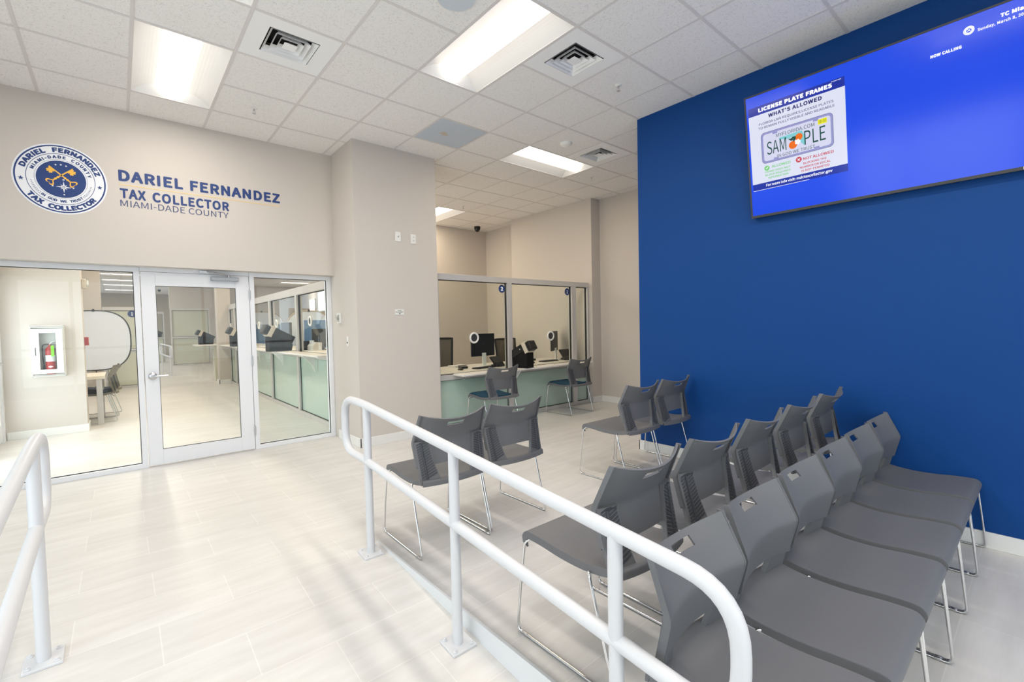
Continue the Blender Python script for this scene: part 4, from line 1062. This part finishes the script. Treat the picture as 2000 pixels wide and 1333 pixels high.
# partitions deeper in the hall
counter_lite('window_12', 0.17, 0.97, 'pale frosted partition with a blue number badge deep in the hall', 0.05, 0.05, y=9.2, zr=(0.93, 0.98), top=(1.95, 2.03), pane='frost_pale', frost='frost_pale')
badge((0.735, 9.2+0.036, 1.86), '1', 'blue numbered badge on the distant pale partition', 0, 1.5)
counter_lite('window_13', 2.05, 3.40, 'large pale green frosted partition seen through the door glass', 0.06, 0.06, y=17.1, zr=(1.12, 1.18), top=(2.26, 2.36), pane='frost_pale', frost='frost_pale')
counter_lite('window_14', 1.15, 2.03, 'far glass counter bay beyond the little ramp rail', 0.05, 0.05, y=20.0, zr=(1.10, 1.16), top=(2.2, 2.3), pane='glass', frost='frost_pale')
fd = thing('far_counter', 'small far counter holding black equipment beyond the ramp rail', 'counter', (1.6, 20.35, 0))
MB().box(-0.45, 0.45, -0.24, 0.25, 1.12, 1.16).build('worktop', 'counter', fd); MB().box(-0.4, 0.4, -0.2, 0.2, 0, 1.12).build('pedestal', 'frost_pale', fd)
dup(vt, (1.75, 20.35, 1.16), R(-84), 'tiny black vision tester on the far counter past the ramp rail')
rr = thing('handrail', 'small white ramp rail far down the hall behind the door glass', 'handrail', (1.62, 12.2, 0), R(12))
MB().tube(fillet([(0, -0.35, 0.93), (0, 0.75, 1.0), (0, 0.75, 0.68), (0, -0.35, 0.58)], 0.1, 6, True), 0.024, 10, True).build('rail_loop', 'rail', rr)
for y in (-0.2, 0.6): MB().cyl((0, y, 0), (0, y, 0.95), 0.023, n=12).build('post', 'rail', rr)

# fire extinguisher in its cabinet
fx = thing('extinguisher_cabinet', 'white wall cabinet with a glazed door on the hall wall', 'cabinet', (-0.275, 2.95, 1.155))
hw, hh = 0.165, 0.345
bars(MB(), [(-hw, hw, -0.012, 0.0, hh-0.04, hh), (-hw, hw, -0.012, 0.0, -hh, -hh+0.04), (-hw, -hw+0.03, -0.012, 0, -hh+0.04, hh-0.04), (hw-0.03, hw, -0.012, 0, -hh+0.04, hh-0.04),
            (-hw, hw, -0.03, -0.012, hh-0.012, hh), (-hw, hw, -0.03, -0.012, -hh, -hh+0.012), (-hw, -hw+0.012, -0.03, -0.012, -hh, hh), (hw-0.012, hw, -0.03, -0.012, -hh, hh)]).build('trim_frame', 'white_plastic', fx, bevel=0.002)
MB().box(-0.135, 0.135, -0.011, -0.006, -0.305, 0.305).build('back_panel', 'alu', fx)
d_ = bars(MB(), [(-0.15, -0.075, -0.125, -0.11, -0.30, 0.30), (0.085, 0.15, -0.125, -0.11, -0.30, 0.30), (-0.075, 0.085, -0.125, -0.11, 0.245, 0.30), (-0.075, 0.085, -0.125, -0.11, -0.30, -0.245)])
d_ = d_.build('cabinet_door', 'white_plastic', fx, bevel=0.002)
bars(MB(), [(-0.155, -0.15, -0.11, -0.03, -0.32, 0.32), (0.15, 0.155, -0.11, -0.03, -0.32, 0.32), (-0.155, 0.155, -0.11, -0.03, 0.315, 0.32), (-0.155, 0.155, -0.11, -0.03, -0.32, -0.315)]).build('cabinet_side', 'white_plastic', fx)
MB().box(-0.075, 0.085, -0.120, -0.116, -0.245, 0.245).build('glazing', 'glass', d_)
MB().tube(fillet([(-0.112, -0.125, 0.05), (-0.112, -0.14, 0.05), (-0.112, -0.14, -0.05), (-0.112, -0.125, -0.05)], 0.008), 0.004, 8).build('pull_handle', 'dark_grey', d_)
fe = thing('fire_extinguisher', 'red fire extinguisher with a lime tag inside the white cabinet', 'fire extinguisher', (-0.255, 2.888, 0.845))
MB().lathe((0, 0, 0), (0, 0, 1), [(0.046, 0), (0.049, 0.01), (0.049, 0.31), (0.044, 0.345), (0.026, 0.37), (0.016, 0.378), (0.016, 0.40)], 28).build('cylinder', 'red', fe)
MB().lathe((0, 0, 0.17), (0, 0, 1), [(0.0495, 0), (0.0495, 0.085)], 28).build('paper_label', 'seal_white', fe)
MB().prism([(0, -0.050, 0.085), (0.028, -0.0435, 0.10), (0, -0.050, 0.115), (-0.028, -0.0435, 0.10)], (0, -0.001, 0)).build('warning_diamond', 'seal_white', fe)
MB().tube(fillet([(-0.01, 0, 0.405), (-0.07, -0.005, 0.40), (-0.075, -0.01, 0.25), (-0.064, -0.01, 0.12)], 0.05, 6), 0.007, 8).build('hose', 'black', fe)
MB().cyl((-0.064, -0.01, 0.12), (-0.066, -0.01, 0.04), 0.010, 0.014).build('nozzle', 'black', fe)
h_ = MB().tube([(0.0, 0, 0.40), (0.02, 0, 0.43), (0.07, 0, 0.445)], 0.007, 8); h_.tube([(0.0, 0, 0.40), (0.065, 0, 0.412)], 0.007, 8); h_.build('squeeze_handle', 'steel', fe)
MB().box(0.012, 0.042, -0.058, -0.053, 0.24, 0.385).build('inspection_tag', 'green_tag', fe)
al = thing('alarm_horn', 'white fire alarm horn high on the hall wall corner', 'alarm', (0.077, 3.2, 2.10))
MB().box(0, 0.05, -0.05, 0.05, -0.07, 0.07).build('housing', 'cream_plastic', al, bevel=0.01); MB().box(0.05, 0.075, -0.03, 0.03, -0.02, 0.05).build('strobe_lens', 'white_plastic', al, bevel=0.006)
ps = thing('fire_pull_station', 'red fire alarm pull station on the hall wall corner', 'alarm', (0.077, 3.2, 1.27))
MB().box(0, 0.045, -0.045, 0.045, -0.06, 0.06).build('housing', 'red', ps, bevel=0.004); MB().box(0.045, 0.055, -0.03, 0.03, -0.02, 0.005).build('pull_bar', 'white_plastic', ps)
# table and chairs in the hall
tb = thing('table', 'pale table partly hidden behind the extinguisher wall', 'table', (-0.28, 3.9, 0))
MB().box(-0.6, 0.555, -0.48, 0.40, 0.69, 0.737).build('tabletop', 'table', tb, bevel=0.003)
for x in (-0.54, 0.485):
    for y in (-0.43, 0.33): MB().box(x-0.035, x+0.035, y-0.035, y+0.035, 0, 0.69).build('leg', 'dark_grey' if x < 0 else 'alu', tb, bevel=0.002)
hch = thing('stacking_chair', 'olive grey chair with a navy seat tucked at the hall table, nearer one', 'chair', (0.13, 3.85, 0), R(90), 'chairs at the hall table')
chair_parts(hch, 'olive', 'dark_grey', 'pad_dark', glide=False)
dup(hch, (0.17, 4.42, 0), R(86), 'olive grey chair with a navy seat at the hall table, farther one')

# ---- street-side doors and windows (daylight)
def street(name, along, fixed, a0, a1, z0, z1, n, label):
    w = bpy.data.objects.new(name, None); COL.objects.link(w); tag(w, label, 'window', None, 'structure')
    f = MB(); p = MB(); st = (a1-a0)/n
    def bx(mb, a, c, q0, q1, b0, b1):
        if along == 'y': mb.box(fixed+b0, fixed+b1, a, c, q0, q1)
        else: mb.box(a, c, fixed+b0, fixed+b1, q0, q1)
    bx(f, a0, a1, z1-0.06, z1, 0, 0.1); bx(f, a0, a1, z0, z0+0.10, 0, 0.1); bx(f, a0, a1, 1.02, 1.07, 0, 0.1)
    for k in range(n+1):
        c = a0+k*st; bx(f, max(a0, c-0.03), min(a1, c+0.03), z0+0.1, z1-0.06, 0.001, 0.099)
    f.build('window_frame', 'alu_white', w); bx(p, a0, a1, z0+0.1, z1-0.06, 0.045, 0.05); p.build('pane', 'glass', w)
street('window_15', 'y', RX0-0.12, RY0, -0.09, LOW, 2.75, 6, 'street windows along the left side of the waiting room')
street('window_16', 'x', RY0-0.12, RX0, 4.70, LOW, 2.75, 5, 'street windows behind the camera')
dd = bpy.data.objects.new('door_2', None); COL.objects.link(dd); tag(dd, 'white framed glass street door at the left edge of the hall', 'door', None, 'structure')
f = MB(); X0 = -0.78
for y0, y1, z0, z1 in ((2.84, 2.95, 0, 2.2), (1.62, 1.72, 0, 2.2), (0.16, 0.24, 0, 2.2), (0.16, 2.95, 2.12, 2.2)): f.box(X0, X0+0.07, y0, y1, z0, z1)
f.build('door_frame', 'alu_white', dd)
f = MB()
for y0, y1, z0, z1 in ((2.74, 2.838, 0.02, 2.11), (1.725, 1.82, 0.02, 2.11), (1.82, 2.74, 0.02, 0.24), (1.82, 2.74, 2.0, 2.11), (0.24, 1.62, 0, 0.1)): f.box(X0+0.01, X0+0.055, y0, y1, z0, z1)
f.build('door_leaf', 'alu_white', dd, bevel=0.002)
MB().box(X0+0.03, X0+0.036, 0.24, 2.74, 0.1, 2.11).build('door_pane', 'glass', dd)
MB().tube([(X0+0.10, 1.85, 1.02), (X0+0.10, 2.70, 1.02)], 0.016, 10).build('push_bar', 'steel', dd)
# bright clerestory windows in the far office wall
for k, (y0, y1, z0, z1) in enumerate(((15.0, 15.95, 2.2, 3.05), (16.45, 17.2, 2.2, 2.75))):
    w = bpy.data.objects.new('window_%d' % (17+k), None); COL.objects.link(w); tag(w, ('larger', 'smaller')[k]+' bright high window in the far office wall', 'window', None, 'structure')
    b = MB()
    for q in ((y0-0.06, y0, z0-0.06, z1+0.06), (y1, y1+0.06, z0-0.06, z1+0.06), (y0, y1, z0-0.06, z0), (y0, y1, z1, z1+0.06)): b.box(7.46, 7.5, *q)
    b.build('window_frame', 'alu_white', w)
    MB().box(7.47, 7.49, y0, y1, z0, z1).build('daylit_pane', em_mat('daylit_pane', (0.95, 0.98, 1, 1), 2.2), w)
# outside pavement
struct('ground', MB().quad((-30, -40, LOW-0.05), (12, -40, LOW-0.05), (12, 30, LOW-0.05), (-30, 30, LOW-0.05)), mat('pavement', lin(170, 168, 164), 0.9), 'concrete pavement outside the street windows', 'ground')
